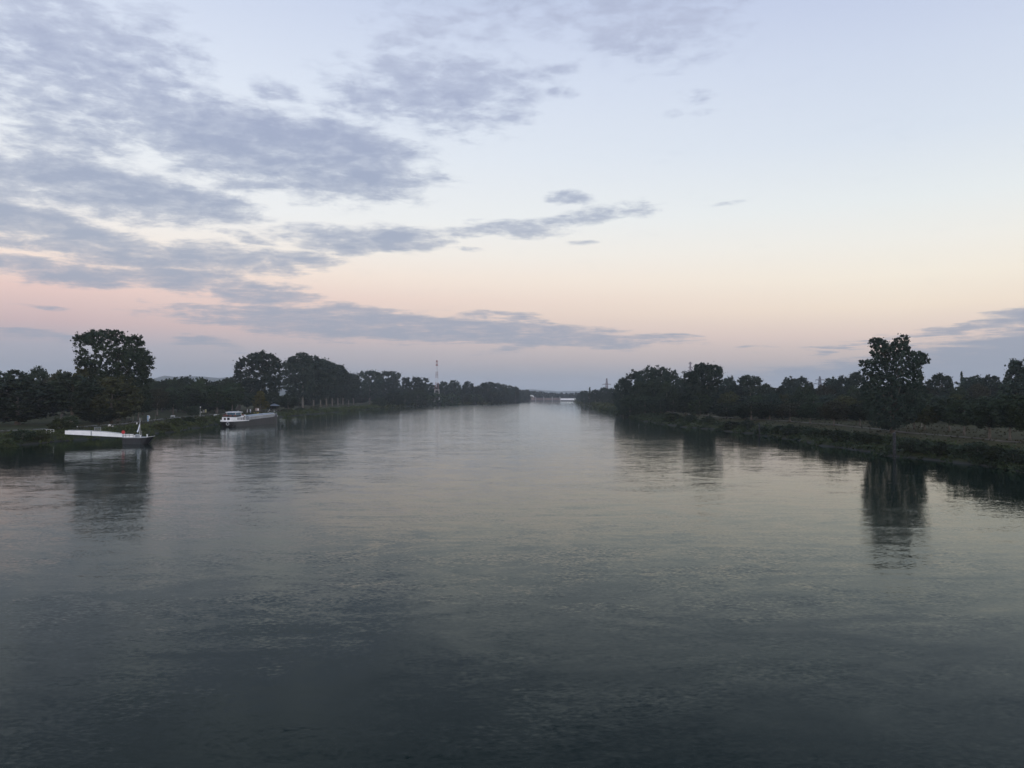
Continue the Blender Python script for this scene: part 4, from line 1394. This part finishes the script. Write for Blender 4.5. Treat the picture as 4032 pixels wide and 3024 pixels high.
# ------------------------------------------------------------------ landing stage
def build_landing():
    d = 174.0
    p0, p1 = at(494, 1747, d), at(608, 1747, d)
    o = thing('pontoon', 'dark landing pontoon with grey deck and pointed bow at the end of the white gangway', 'pontoon', (p0.x, d, 0), 0)
    L = p1.x - p0.x
    secs = []
    for t, hbm, up in ((0.0, 1.5, 0), (0.12, 1.7, 0), (0.62, 1.7, 0.0), (0.82, 1.3, 0.08), (0.95, 0.6, 0.22), (1.0, 0.12, 0.30)):
        x = t * L
        xb = min(x, 0.64 * L + (t - 0.62) * 0.16 * L) if t > 0.62 else x
        secs.append([(x, -hbm, 1.36 + up), (xb, -hbm * 0.9, -0.5), (xb, hbm * 0.9, -0.5), (x, hbm, 1.36 + up)])
    MB().loft(secs).build('hull', BLACK, o, bevel=0.03)
    secs = []
    for t, hbm, up in ((0.0, 1.58, 0), (0.12, 1.78, 0), (0.62, 1.78, 0.0), (0.82, 1.38, 0.08), (0.95, 0.68, 0.22), (1.0, 0.16, 0.30)):
        x = t * L + (0.06 if t == 1.0 else 0)
        secs.append([(x, -hbm, 1.37 + up), (x, -hbm, 1.50 + up), (x, hbm, 1.50 + up), (x, hbm, 1.37 + up)])
    MB().loft(secs).build('deck', LGREY, o)
    MB().box((1.35, -1.5, 1.85), (2.3, 0.08, 0.66)).build('parapet', WHITE, o, bevel=0.02)
    rl = MB()
    for x in (0.1, 0.85, 1.6, 2.45):
        rl.bar((x, -1.62, 1.5), (x, -1.62, 2.38), 0.035)
    for z in (1.9, 2.36):
        rl.bar((0.1, -1.62, z), (2.45, -1.62, z), 0.03)
    rl.build('railing', DSTEEL, o)
    MB().box((3.1, -0.6, 1.72), (0.9, 0.8, 0.44)).tube([(2.7, -0.9, 1.95), (3.4, -0.9, 1.95)], 0.22, 10).build('winch', GREYP, o, bevel=0.03)
    MB().box((2.2, 0.6, 1.68), (1.4, 0.5, 0.36), rz=0.2).build('locker', OFFW, o, bevel=0.03)
    for x, y, zz in ((5.0, -0.5, 1.62), (3.9, -1.3, 1.5), (2.62, -1.4, 1.5)):
        MB().tube([(x, y, zz - 0.05), (x, y, zz + 0.42)], 0.12, 10).tube([(x, y, zz + 0.40), (x, y, zz + 0.50)], 0.19, 10).build('bollard', OFFW, o)
    MB().tube([(3.45, 0.2, 1.45), (3.45, 0.2, 2.9)], 0.03, 6).build('pole', STEEL, o)
    x0 = (at(550, 1702, d).x - p0.x)
    MB().tube([(x0, 0.1, 1.45), (x0, 0.1, at(550, 1645, d).z)], [0.055, 0.04], 8).build('mast', OFFW, o)
    MB().ring((0.35, -1.72, 2.62), 0.30, 0.09, 'y').box((0.35, -1.70, 2.62), (0.5, 0.05, 0.42)).build('life_ring', REDP, o, smooth=False)
    MB().bar((0.35, -1.66, 1.5), (0.35, -1.66, 2.95), 0.04).build('ring_post', GREYP, o)
    # furled flag hanging on the mast
    f = tag(MB().prism([(0, 0, 0), (-0.16, 0, -0.55), (-0.40, 0.03, -1.35), (-0.62, 0.05, -1.75), (-0.36, 0.02, -1.95), (-0.18, -0.02, -1.45), (-0.02, 0, -0.7)], (0, 0.10, 0)).build('furled_flag', CLOTHW),
            'white furled cloth hanging from the pontoon mast', 'flag')
    f.location = (p0.x + x0 - 0.08, d + 0.05, at(550, 1668, d).z)

    # gangway
    a = at(262, 1711, 171)
    g = thing('gangway', 'long white gangway with solid side walls leading from the left bank to the pontoon', 'gangway', (a.x, 171, 0), 0)
    b = Vector((p0.x + 0.02, d - 0.9, 1.52))
    ax = Vector((b.x - a.x, b.y - 171, 0))
    Lg = ax.length
    g.rotation_euler = (0, 0, math.atan2(ax.y, ax.x))
    z0, z1 = at(262, 1709, 171).z, 1.55
    bot = [(t, z0 + (z1 - z0) * t) for t in np.linspace(0, 1, 12)]

    def th(t):
        return 0.52 + 0.42 * math.sin(math.pi * min(1, 0.16 + t * 0.80)) ** 0.7
    for s in (-1, 1):
        poly = [(t * Lg, s * 0.9, z) for t, z in bot] + [(t * Lg, s * 0.9, z + th(t)) for t, z in reversed(bot)]
        MB().prism(poly, (0, 0.07 * s, 0)).build('side_wall', WHITE, g)
    MB().prism([(0, -0.88, z0 - 0.02), (Lg, -0.88, z1 - 0.02), (Lg, 0.88, z1 - 0.02), (0, 0.88, z0 - 0.02)], (0, 0, 0.08)).build('walkway', LGREY, g)
    xk = (368 - 262) / (494 - 262) * Lg
    zk = z0 + (z1 - z0) * xk / Lg
    MB().box((xk, -1.01, zk + 0.48), (0.22, 0.06, 0.98)).build('wall_joint', GREYP, g)
    mb = MB()
    for x in (xk + 0.05, xk + 1.35):
        mb.bar((x, 0.85, zk), (x, 0.85, zk + 1.75), 0.035)
    for z in (zk + 0.95, zk + 1.75):
        mb.bar((xk + 0.05, 0.85, z), (xk + 1.35, 0.85, z), 0.03)
    for k in range(12):
        mb.bar((xk + 0.1 + k * 0.11, 0.85, zk + 0.95), (xk + 0.1 + k * 0.11, 0.85, zk + 1.75), 0.014)
    mb.build('mesh_gate', STEEL, g)
    hr = MB()
    for s in (-1, 1):
        hr.tube([(t * Lg, s * 0.97, z + th(t) + 0.06) for t, z in bot], 0.035, 6)
    hr.build('handrail', LGREY, g)


build_landing()


# ------------------------------------------------------------------ small things on the left bank
def railing():
    p = ground_at(166, 1706)
    o = thing('railing', 'short white tube railing on the left bank beside the gangway', 'railing', p, 0.12)
    mb = MB()
    for z in (0.45, 0.9):
        mb.bar((0, 0, z), (2.6, 0, z), 0.035, 6)
    mb.build('rail', OFFW, o)
    for x in (0, 0.95, 1.9, 2.6):
        MB().bar((x, 0, -0.1), (x, 0, 0.92), 0.04, 6).build('post', OFFW, o)


def white_post(x, yb, w_, h_, label):
    p = ground_at(x, yb)
    o = thing('marker_post', label, 'post', p)
    MB().box((0, 0, h_ / 2 - 0.05), (w_, w_ * 0.8, h_ + 0.1), taper=0.9).build('shaft', WHITE, o, bevel=0.03)
    MB().box((0, 0, h_ + 0.03), (w_ * 1.02, w_ * 0.84, 0.06)).build('cap', OFFW, o, bevel=0.02)


railing()
white_post(303, 1683, 0.36, 0.78, 'stout white post on the meadow above the gangway')
white_post(539, 1670, 0.22, 0.48, 'small white post on the bank left of the pontoon mast')
white_post(2943, 1662, 0.20, 0.50, 'tiny white post on the right bank in the dry grass')


def wood_post(x, yt, yb, r, label, m=WOOD):
    p = ground_at(x, yb)
    h = at(x, yt, p.y).z - p.z
    o = thing('wooden_post', label, 'post', p)
    MB().tube([(0, 0, -0.3), (0, 0, h)], [r, r * 0.85], 8).build('shaft', m, o)
    MB().tube([(0, 0, h), (0, 0, h + r * 0.8)], [r * 0.95, r * 0.2], 8).build('head', m, o)


wood_post(524, 1641, 1658, 0.10, 'grey wooden post at the right end of the long meadow bench')
wood_post(558, 1645, 1659, 0.10, 'grey wooden post between bench and blue and white sign')
wood_post(611, 1627, 1655, 0.06, 'thin grey post right of the blue and white sign')
wood_post(3630, 1657, 1680, 0.09, 'pale grey post in the dry grass right of the tallest poplar')


def sign():
    p = ground_at(583, 1660)
    o = thing('arrow_sign', 'blue and white arrow-shaped sign panel on the left bank', 'sign', p, R(-8))
    MB().box((0, 0, 0.35), (0.55, 0.12, 0.9)).build('base', CLOTHP, o, bevel=0.02)
    MB().prism([(-0.32, -0.06, 0.80), (0.38, -0.06, 0.80), (0.70, -0.06, 1.42), (0.38, -0.06, 2.02), (-0.32, -0.06, 2.02)], (0, 0.12, 0)).build('panel', WHITE, o, bevel=0.01)
    MB().box((-0.02, -0.075, 1.62), (0.42, 0.03, 0.5)).build('blue_field', BLUEP, o)
    MB().box((-0.02, -0.075, 1.12), (0.42, 0.03, 0.28)).build('blue_field', BLUEP, o)
    MB().box((0, -0.075, 0.42), (0.40, 0.03, 0.42)).build('blue_field', BLUEP, o)


sign()


def long_bench():
    p, q = ground_at(462, 1656), ground_at(514, 1655)
    o = thing('long_bench', 'long wooden bench table under the trees on the left meadow', 'bench', p, math.atan2(q.y - p.y, q.x - p.x))
    Lb = (q - p).length
    for k in range(3):
        MB().box((Lb / 2, -0.3 + k * 0.3, 0.92), (Lb, 0.26, 0.06)).build('plank', WOOD, o, bevel=0.01)
    for t in (0.08, 0.36, 0.64, 0.92):
        MB().box((Lb * t, 0, 0.42), (0.14, 0.7, 0.94)).build('leg', DWOOD, o)
    MB().box((Lb / 2, -0.75, 0.45), (Lb * 0.96, 0.3, 0.06)).box((Lb / 2, 0.75, 0.45), (Lb * 0.96, 0.3, 0.06)).build('seat', DWOOD, o)


long_bench()


def park_bench(x, yb, rz, label, ln=1.9):
    o = thing('park_bench', label, 'bench', ground_at(x, yb), rz)
    for k in range(3):
        MB().box((0, -0.2 + k * 0.16, 0.45), (ln, 0.13, 0.04)).build('seat_slat', OFFW, o)
    for k in range(2):
        MB().box((0, 0.26 + k * 0.04, 0.66 + k * 0.2), (ln, 0.04, 0.14)).build('back_slat', OFFW, o)
    for s in (-0.4, 0.4):
        MB().box((s * ln, 0, 0.21), (0.08, 0.45, 0.45)).box((s * ln, 0.28, 0.6), (0.08, 0.06, 0.65)).build('leg', GREYP, o)


park_bench(851, 1640, 0.1, 'pale bench on the left meadow just left of the barge stern', 2.1)
park_bench(680, 1645, 0.2, 'pale bench on the left meadow between sign and lamp post', 1.6)


def lamp_post():
    p = ground_at(788, 1646)
    h = at(788, 1601, p.y).z - p.z
    o = thing('lamp_post', 'slim grey lamp post with white head on the left bank', 'lamp post', p)
    MB().tube([(0, 0, -0.3), (0, 0, h - 0.3)], [0.10, 0.06], 8).build('pole', STEEL, o)
    MB().tube([(0, 0, -0.1), (0, 0, 0.5)], [0.15, 0.14], 8).build('base', GREYP, o)
    MB().tube([(0.06, 0, h - 0.36), (0.10, 0, h - 0.20), (0.10, 0, h)], [0.10, 0.24, 0.16], 10).build('lamp_head', WHITE, o)


lamp_post()


def boards():
    for x, yt, yb, wd, m, lb in ((788.5, 1619, 1628, 0.7, LGREY, 'greyish upright panel, leftmost in the row right of the lamp post'),
                                 (794, 1619, 1627, 0.5, OFFW, 'narrow white upright panel, second in the row right of the lamp post'),
                                 (802, 1614, 1627, 0.8, LGREY, 'wide grey-white upright panel, third in the row right of the lamp post'),
                                 (810, 1612, 1626, 0.75, PYEL, 'pale yellow upright panel, last in the row right of the lamp post')):
        p = ground_at(x, yb)
        h = at(x, yt, p.y).z - p.z
        o = thing('upright_panel', lb, 'panel', p, R(10))
        MB().box((0, 0, 0.25 + (h - 0.25) / 2), (wd, 0.08, h - 0.25)).build('board', m, o, bevel=0.02)
        for s in (-0.4, 0.4):
            MB().box((s * wd, 0.06, h * 0.35), (0.06, 0.05, h * 0.8)).build('leg', GREYP, o)


boards()


def info_board():
    p = ground_at(1013, 1625)
    k = p.y / 3.9375 / FPX
    o = thing('information_board', 'information board, brown on its left half and white on its right, by the egg-shaped tree', 'sign board', p, R(6))
    w2 = 14 * k
    z0, z1 = at(1013, 1617.5, p.y).z - p.z, at(1013, 1607.5, p.y).z - p.z
    MB().box((0, 0, (z0 + z1) / 2), (w2, 0.10, z1 - z0)).build('board', mat('brown_board', (0.42, 0.30, 0.25), 0.7, 0, 0.25, 3.0), o, bevel=0.02)
    MB().box((w2 * 0.24, -0.06, (z0 + z1) / 2), (w2 * 0.36, 0.03, (z1 - z0) * 0.8)).build('white_sheet', WHITE, o)
    for s in (-0.44, 0.44):
        MB().box((s * w2, 0.09, (z1 - 0.1) / 2 - 0.1), (0.12, 0.08, z1 + 0.1)).build('leg', WOOD, o)
    MB().prism([(-w2 * 0.55, -0.15, z1 + 0.02), (w2 * 0.55, -0.15, z1 + 0.02), (w2 * 0.55, 0.25, z1 + 0.14), (-w2 * 0.55, 0.25, z1 + 0.14)], (0, 0, 0.05)).build('rain_cover', ROOFB, o)


info_board()


def pavilion(x0, x1, ytop, yeave, d, roofm, label, walls):
    c = at(0.5 * (x0 + x1), yeave, d)
    k = d / 3.9375 / FPX
    rw = (x1 - x0) * k / 2
    z = gz(c.x, d)
    he = c.z - z
    ht = at(0.5 * (x0 + x1), ytop, d).z - z
    o = thing('park_pavilion', label, 'pavilion', (c.x, d, z), 0.2)
    n = 6
    ring = lambda r, zz: [(r * math.cos(2 * math.pi * i / n), r * math.sin(2 * math.pi * i / n), zz) for i in range(n)]
    rf = MB().loft([ring(rw, he), ring(rw, he + 0.12), ring(rw * 0.30, he + (ht - he) * 0.72), ring(rw * 0.30, he + (ht - he) * 0.72 + 0.02)]).build('roof', roofm, o)
    MB().loft([ring(rw * 0.36, he + (ht - he) * 0.78), ring(rw * 0.05, ht)]).build('roof_cap', roofm, rf)
    for i in range(n):
        a = 2 * math.pi * i / n
        MB().box((rw * 0.85 * math.cos(a), rw * 0.85 * math.sin(a), he / 2), (0.18, 0.18, he + 0.1), rz=a).build('post', DWOOD, o)
    if walls:
        for i in (1, 2, 3):
            a = 2 * math.pi * (i + 0.5) / n
            MB().box((rw * 0.72 * math.cos(a), rw * 0.72 * math.sin(a), he * 0.4), (0.1, rw * 0.8, he * 0.7), rz=a).build('wall', ROOFB, o)
    MB().loft([ring(rw * 0.95, -0.2), ring(rw * 0.95, 0.08)]).build('floor_slab', CONC, o)


pavilion(1058, 1102, 1589, 1598, 448, ROOF, 'larger park pavilion with grey six-sided roof behind the barge bow', False)
pavilion(1123, 1151, 1594, 1600, 455, ROOFB, 'smaller brownish park pavilion right of the larger grey one', True)


def deck_chair():
    p = ground_at(1058, 1622)
    o = thing('sun_lounger', 'pale tilted sun lounger on the grass between information board and pavilion', 'lounger', p, R(30))
    MB().box((0.35, 0, 0.95), (0.06, 0.7, 1.5), ry=R(28)).build('backrest', OFFW, o)
    MB().box((-0.35, 0, 0.35), (0.9, 0.7, 0.06)).build('seat', OFFW, o)
    for s in (-0.3, 0.3):
        MB().bar((-0.7, s, 0), (0.5, s, 0.7), 0.04).bar((0.3, s, 0), (-0.2, s, 0.7), 0.04).build('leg', WOOD, o)


deck_chair()


def boulder(x, yb, sz, label, seed):
    rg = random.Random(seed)
    bm = bmesh.new()
    bmesh.ops.create_icosphere(bm, subdivisions=3, radius=1)
    for v in bm.verts:
        n_ = 1 + 0.18 * math.sin(v.co.x * 4 + seed) * math.cos(v.co.y * 3.3 + seed) + rg.uniform(-0.05, 0.05)
        v.co = Vector((v.co.x * sz[0], v.co.y * sz[1], v.co.z * sz[2])) * n_
    me = bpy.data.meshes.new('boulder')
    bm.to_mesh(me)
    bm.free()
    me.materials.append(STONE)
    o = bpy.data.objects.new('boulder', me)
    COL.objects.link(o)
    p = ground_at(x, yb)
    o.location = (p.x, p.y, p.z + sz[2] * 0.45)
    tag(o, label, 'boulder')


boulder(431, 1679, (0.40, 0.35, 0.42), 'upright pale boulder on the left bank behind the gangway', 1)
boulder(441, 1680, (0.40, 0.30, 0.2), 'low pale boulder right of the upright one behind the gangway', 2)


def yellow_dinghy():
    p = ground_at(1008, 1629)
    o = thing('dinghy', 'small yellow dinghy lying on the bank beyond the barge', 'dinghy', p, R(20))
    secs = []
    for t, hb_, up in ((-1.1, 0.35, 0.02), (-0.6, 0.55, 0), (0.3, 0.55, 0), (0.9, 0.35, 0.06), (1.25, 0.05, 0.15)):
        secs.append([(t, -hb_, 0.55 + up), (t, -hb_ * 0.7, 0.08 + up), (t, hb_ * 0.7, 0.08 + up), (t, hb_, 0.55 + up)])
    MB().loft(secs).build('hull', YELP, o, bevel=0.02)
    MB().box((-0.1, 0, 0.57), (0.25, 0.9, 0.05)).build('thwart', WOOD, o)


yellow_dinghy()


# ------------------------------------------------------------------ people on the left meadow
def skinned(name, pts, edges, mtl, parent=None, root=0, sub=1):
    me = bpy.data.meshes.new(name)
    me.from_pydata([p[0] for p in pts], edges, [])
    o = bpy.data.objects.new(name, me)
    COL.objects.link(o)
    md = o.modifiers.new('skin', 'SKIN')
    for i, p in enumerate(pts):
        r = p[1]
        me.skin_vertices[0].data[i].radius = r if isinstance(r, tuple) else (r, r)
        me.skin_vertices[0].data[i].use_root = (i == root)
    md.use_smooth_shade = True
    s = o.modifiers.new('sub', 'SUBSURF')
    s.levels = sub
    s.render_levels = sub
    me.materials.append(mtl)
    if parent is not None:
        o.parent = parent
    return o


def person(x, yb, yt, rz, step, top_m, leg_m, label):
    p = ground_at(x, yb)
    h = at(x, yt, p.y).z - p.z
    k = h / 1.75
    pts, ed = [], []

    def v(co, r):
        pts.append((tuple(c * k for c in co), (r * k, r * k)))
        return len(pts) - 1

    def chain(prev, seq):
        for co, r in seq:
            i = v(co, r)
            ed.append((prev, i))
            prev = i
        return prev
    pel = v((0, 0, 0.95), 0.135)
    chest = chain(pel, [((0, 0.0, 1.10), 0.125), ((0, -0.01, 1.30), 0.145)])
    neck = chain(chest, [((0, 0, 1.45), 0.075), ((0, 0, 1.53), 0.055)])
    chain(neck, [((0, 0.02, 1.61), 0.090), ((0, 0.015, 1.68), 0.085), ((0, 0.01, 1.74), 0.045)])
    chain(neck + 1, [((0, 0.115, 1.60), 0.015)])           # nose
    for s in (-1, 1):
        f = step * s
        chain(pel, [((s * 0.10, 0, 0.86), 0.095), ((s * 0.11, f * 0.14, 0.48), 0.062), ((s * 0.11, f * 0.22, 0.09), 0.042), ((s * 0.12, f * 0.22 + 0.14, 0.035), 0.035)])
        hand = chain(chest, [((s * 0.17, 0, 1.38), 0.062), ((s * 0.23, -f * 0.06, 1.12), 0.045), ((s * 0.24, -f * 0.14 + 0.05, 0.88), 0.032), ((s * 0.24, -f * 0.16 + 0.07, 0.81), 0.030)])
        for q in range(4):
            yy = -f * 0.16 + 0.04 + q * 0.02
            chain(hand, [((s * 0.245, yy, 0.75), 0.009), ((s * 0.235, yy + 0.01, 0.71 + 0.006 * abs(q - 1.5)), 0.008)])
        chain(hand, [((s * 0.215, -f * 0.16 + 0.11, 0.79), 0.010), ((s * 0.21, -f * 0.16 + 0.125, 0.76), 0.009)])
    o = skinned('person', pts, ed, SKIN)
    o.location = p
    o.rotation_euler = (0, 0, rz)
    tag(o, label, 'person')
    # clothes over the body
    pts2, ed2 = pts, ed
    pts, ed = [], []
    c0 = v((0, 0, 0.90), 0.155)
    c1 = chain(c0, [((0, 0, 1.10), 0.145), ((0, -0.01, 1.30), 0.165), ((0, 0, 1.44), 0.085)])
    for s in (-1, 1):
        chain(2, [((s * 0.17, 0, 1.38), 0.080), ((s * 0.225, -step * s * 0.05, 1.16), 0.062)])
    skinned('shirt', pts, ed, top_m, o)
    pts, ed = [], []
    c0 = v((0, 0, 0.96), 0.150)
    for s in (-1, 1):
        f = step * s
        chain(c0, [((s * 0.10, 0, 0.86), 0.108), ((s * 0.11, f * 0.14, 0.48), 0.078), ((s * 0.11, f * 0.215, 0.12), 0.062)])
    skinned('trousers', pts, ed, leg_m, o)
    pts, ed = [], []
    c0 = v((0, -0.015, 1.70), 0.088)
    chain(c0, [((0, -0.035, 1.62), 0.080)])
    skinned('hair', pts, ed, HAIR, o)
    return o


person(974, 1625.5, 1611, R(160), 0.2, CLOTHW, CLOTHW, 'person in all white clothes standing on the meadow behind the barge')
person(986, 1627, 1610, R(200), 0.8, CLOTHW, CLOTHG, 'person in white shirt and grey trousers walking right of the all-white one')


# ------------------------------------------------------------------ right bank piles
def pile(x, yt, yb, r, label, zb=0.0):
    ry_ = ray(x, yb)
    t = (zb - HCAM) / ry_.z
    p = Vector((0, 0, HCAM)) + ry_ * t
    h = at(x, yt, p.y).z
    o = thing('mooring_pile', label, 'mooring pile', (p.x, p.y, 0))
    MB().tube([(0, 0, -2.5), (0, 0, h)], r, 12).build('shaft', mat('dark_pile_steel', (0.022, 0.020, 0.018), 0.9, 0, 0.4, 1.5), o, smooth=True)
    MB().tube([(0, 0, h), (0, 0, h + 0.08)], [r * 1.12, r * 1.05], 12).build('cap', DSTEEL, o)
    for k in range(6):
        z = 0.5 + k * (h - 0.8) / 6
        MB().bar((-0.12, -r - 0.06, z), (0.12, -r - 0.06, z), 0.02).build('rung', DSTEEL, o)


pile(3522, 1706, 1808, 0.24, 'thick dark mooring pile in the water below the tallest right poplar')
pile(2990, 1667, 1722, 0.17, 'thinner dark mooring pile at the right bank scrub')


# ------------------------------------------------------------------ masts and pylons
def lattice(mb, levels, r=0.12, n=4):
    """levels: (z, half width); four legs with X bracing"""
    for (z0, w0), (z1, w1) in zip(levels[:-1], levels[1:]):
        c0 = [(sx * w0, sy * w0, z0) for sx, sy in ((-1, -1), (1, -1), (1, 1), (-1, 1))]
        c1 = [(sx * w1, sy * w1, z1) for sx, sy in ((-1, -1), (1, -1), (1, 1), (-1, 1))]
        for k in range(4):
            mb.bar(c0[k], c1[k], r)
            mb.bar(c0[k], c1[(k + 1) % 4], r * 0.55)
            mb.bar(c0[(k + 1) % 4], c1[k], r * 0.55)
            mb.bar(c1[k], c1[(k + 1) % 4], r * 0.6)
    return mb


def lattice_mast():
    d = 965
    p = at(1720, 1500, d)
    z0 = gz(p.x, d)

    def zz(y):
        return at(1720, y, d).z - z0
    k = d / 3.9375 / FPX
    o = thing('lattice_mast', 'tall red and white banded lattice mast on concrete legs beyond the left shore', 'mast', (p.x, d, z0), R(8))
    base = MB()
    hw = 8.5 * k
    zb = zz(1533)
    for sx in (-1, 1):
        for sy in (-1, 1):
            base.tube([(sx * hw * 1.12, sy * hw * 1.12, -1), (sx * hw * 0.92, sy * hw * 0.92, zb)], [0.75, 0.6], 8)
    base.box((0, 0, zb - 0.6), (hw * 2.1, hw * 2.1, 1.1))
    base.build('concrete_base', CONC, o)

    def w_at(y):
        return float(np.interp(y, [1424, 1440, 1490, 1505, 1533], [2.7, 3.0, 4.2, 5.2, 7.6])) * k
    bands = [(1533, 1506, TREDP), (1506, 1489, TWHITE), (1489, 1464, TREDP), (1464, 1440, TWHITE), (1440, 1424, TREDP)]
    for a, b, m in bands:
        n_ = max(1, int((a - b) / 10))
        ys_ = np.linspace(a, b, n_ + 1)
        mb = lattice(MB(), [(zz(y), w_at(y)) for y in ys_], 0.15)
        mb.build('mast_section', m, o)
    MB().prism([(s * 5.0 * k, -4 * k, zz(1440)) for s in (-1, 1)] + [(3.4 * k, -4 * k, zz(1435)), (-3.4 * k, -4 * k, zz(1435))], (0, 8 * k, 0)).build('lower_platform', TREDP, o)
    MB().tube([(0, 0, zz(1424.5)), (0, 0, zz(1421)), (0, 0, zz(1418))], [4.6 * k, 3.4 * k, 1.2 * k], 10).build('top_cone', TREDP, o)


lattice_mast()


def pylon(x, ytop, d, arms, wb, wt, ybase, m, label, r, peak=None):
    p = at(x, ytop, d)
    z0 = gz(p.x, d)
    k = d / 3.9375 / FPX
    o = thing('power_pylon', label, 'pylon', (p.x, d, z0), R(4))
    H = p.z - z0
    zb = at(x, ybase, d).z - z0
    lv = []
    for t in np.linspace(0, 1, 10):
        z = H * t
        wv = wb * k * (1 + 0.6 * (zb - z) / H) if z < zb else wb * k + (wt - wb) * k * ((z - zb) / (H - zb)) ** 0.8
        lv.append((z, max(0.25, wv)))
    lattice(MB(), lv, r).build('tower_body', m, o)
    for ya, half in arms:
        za = at(x, ya, d).z - z0
        mb = MB()
        for s in (-1, 1):
            e = (s * half * k, 0, za)
            for sy in (-1, 1):
                mb.bar((0, sy * wt * k, za + 1.2), e, r * 0.8)
                mb.bar((0, sy * wt * k, za - 0.6), e, r * 0.8)
            for q in (0.4, 0.7):
                mb.bar((s * half * k * q, 0, za - 0.5 * (1 - q)), (s * half * k * q, 0, za + 1.2 * (1 - q)), r * 0.6)
            mb.bar((s * half * k * 0.95, 0, za), (s * half * k * 0.95, 0, za - 1.8), r * 0.7)
        mb.build('cross_arm', m, o)
    return o


pylon(2389, 1490, 1450, [(1513, 17)], 4.2, 1.6, 1527, PINKS, 'slim distant pylon with one pair of arms above the right bank tip', 0.42)
pylon(2718, 1425, 1150, [(1430, 6.5), (1446, 8)], 2.6, 1.4, 1460, PINKS, 'distant pylon with short arms rising behind the loose right poplar', 0.32)
pylon(3228, 1482, 800, [(1496, 18), (1511, 26)], 5.6, 1.8, 1525, mat('dark_pylon_steel', (0.11, 0.11, 0.13), 0.6, 0.1, 0.15, 0.3), 'dark pylon with two pairs of arms above the right wood', 0.20)
pylon(3116, 1482, 1250, [(1498, 14)], 5.0, 0.8, 1525, mat('dark_pylon_steel', (0.11, 0.11, 0.13)), 'pylon of which only the tip shows above the right wood', 0.24)


def chimney():
    d = 1600
    p = at(3182, 1501, d)
    z0 = gz(p.x, d)
    k = d / 3.9375 / FPX
    o = thing('chimney', 'slim cream-white chimney rising behind the right wood', 'chimney', (p.x, d, z0))
    H = p.z - z0
    MB().tube([(0, 0, 0), (0, 0, H * 0.5), (0, 0, H)], [3.2 * k, 2.6 * k, 2.2 * k], 16).build('shaft', mat('cream_render', (0.80, 0.74, 0.66), 0.7, 0, 0.08, 0.2), o, smooth=True)
    MB().tube([(0, 0, H), (0, 0, H + 1.2)], [1.9 * k, 1.7 * k], 16).build('rim', GREYP, o)


chimney()


# ------------------------------------------------------------------ weir
def weir():
    d = 1671.0
    k = d / 3.9375 / FPX
    x = lambda px: at(px, 1570, d).x
    z = lambda py: at(2200, py, d).z
    o = thing('river_weir', 'low weir across the far river with piers and one pale raised gate', 'weir', (0, d, 0))
    for px in (2068, 2109, 2141, 2174, 2205, 2279):
        pb = MB().box((x(px), 0, z(1565) / 2 - 1), (2.6 * k, 16, z(1565) + 2)).build('pier', CONC, o, bevel=0.1)
        MB().box((x(px), -2, z(1565) + 1.0), (1.6 * k, 5, 2.2)).build('pier_cabin', CONC, pb)
    bays = [(2070, 2108), (2111, 2140), (2143, 2173), (2176, 2204)]
    for a, b in bays:
        MB().box(((x(a) + x(b)) / 2, -1, (z(1576) + z(1567.5)) / 2), (x(b) - x(a), 1.2, z(1567.5) - z(1576))).build('gate', BRICK, o)
        MB().box(((x(a) + x(b)) / 2, -3, z(1576) / 2 - 0.6), (x(b) - x(a), 3, z(1576) + 1.1)).build('sill', DSTEEL, o)
    a, b = 2206.5, 2277.5
    MB().box(((x(a) + x(b)) / 2, -1.5, (z(1575.6) + z(1568.6)) / 2), (x(b) - x(a), 1.0, z(1568.6) - z(1575.6))).build('pale_gate', WHITE, o)
    MB().box(((x(a) + x(b)) / 2, -3, z(1575.6) / 2 - 0.6), (x(b) - x(a), 3, z(1575.6) + 1.1)).build('sill', BLACK, o)
    MB().box(((x(2060) + x(2282)) / 2, 3.5, z(1567.2)), (x(2282) - x(2060), 4.5, 0.7)).build('walkway', DSTEEL, o)
    rl = MB()
    for q in np.linspace(x(2062), x(2280), 40):
        rl.bar((q, 1.4, z(1567.2)), (q, 1.4, z(1567.2) + 1.4), 0.12)
    rl.bar((x(2062), 1.4, z(1567.2) + 1.4), (x(2280), 1.4, z(1567.2) + 1.4), 0.12)
    rl.build('railing', DSTEEL, o)
    # control house on the left abutment
    c = thing('control_house', 'small house with pale stepped roof at the left end of the weir', 'building', (x(2092), d - 30, 2.2))
    zz = lambda py: at(2092, py, d - 30).z - 2.2
    MB().box((0, 0, zz(1561) / 2), (20 * k, 10, zz(1561))).build('wall', BRICK, c)
    MB().box((-5.0 * k, 0, zz(1559) + 0.5), (10 * k, 11, zz(1556) - zz(1560) + 0.4)).build('roof', OFFW, c)
    MB().prism([(0, -5.5, zz(1559.5)), (9 * k, -5.5, zz(1565)), (11 * k, -5.5, zz(1565)), (5 * k, -5.5, zz(1556)), (0, -5.5, zz(1556))], (0, 11, 0)).build('sloping_roof', OFFW, c)
    for q in (-7, -3, 1):
        MB().box((q * k, -5.02, zz(1566)), (2.0 * k, 0.1, 1.6)).build('window', DGLASS, c)


weir()


# ------------------------------------------------------------------ evening haze
def haze():
    mb = MB().box((0, 3900, 78), (16300, 8900, 164))
    m = bpy.data.materials.new('haze')
    m.use_nodes = True
    t = m.node_tree
    t.nodes.clear()
    out = nn(t, 'ShaderNodeOutputMaterial')
    pv = nn(t, 'ShaderNodeVolumePrincipled')
    pv.inputs['Color'].default_value = (0.93, 0.96, 1.0, 1)
    pv.inputs['Density'].default_value = 0.00010
    t.links.new(pv.outputs[0], out.inputs['Volume'])
    o = mb.build('haze', m)
    tag(o, kind='stuff')
    o['label'] = 'thin blue evening haze over the river valley'


haze()
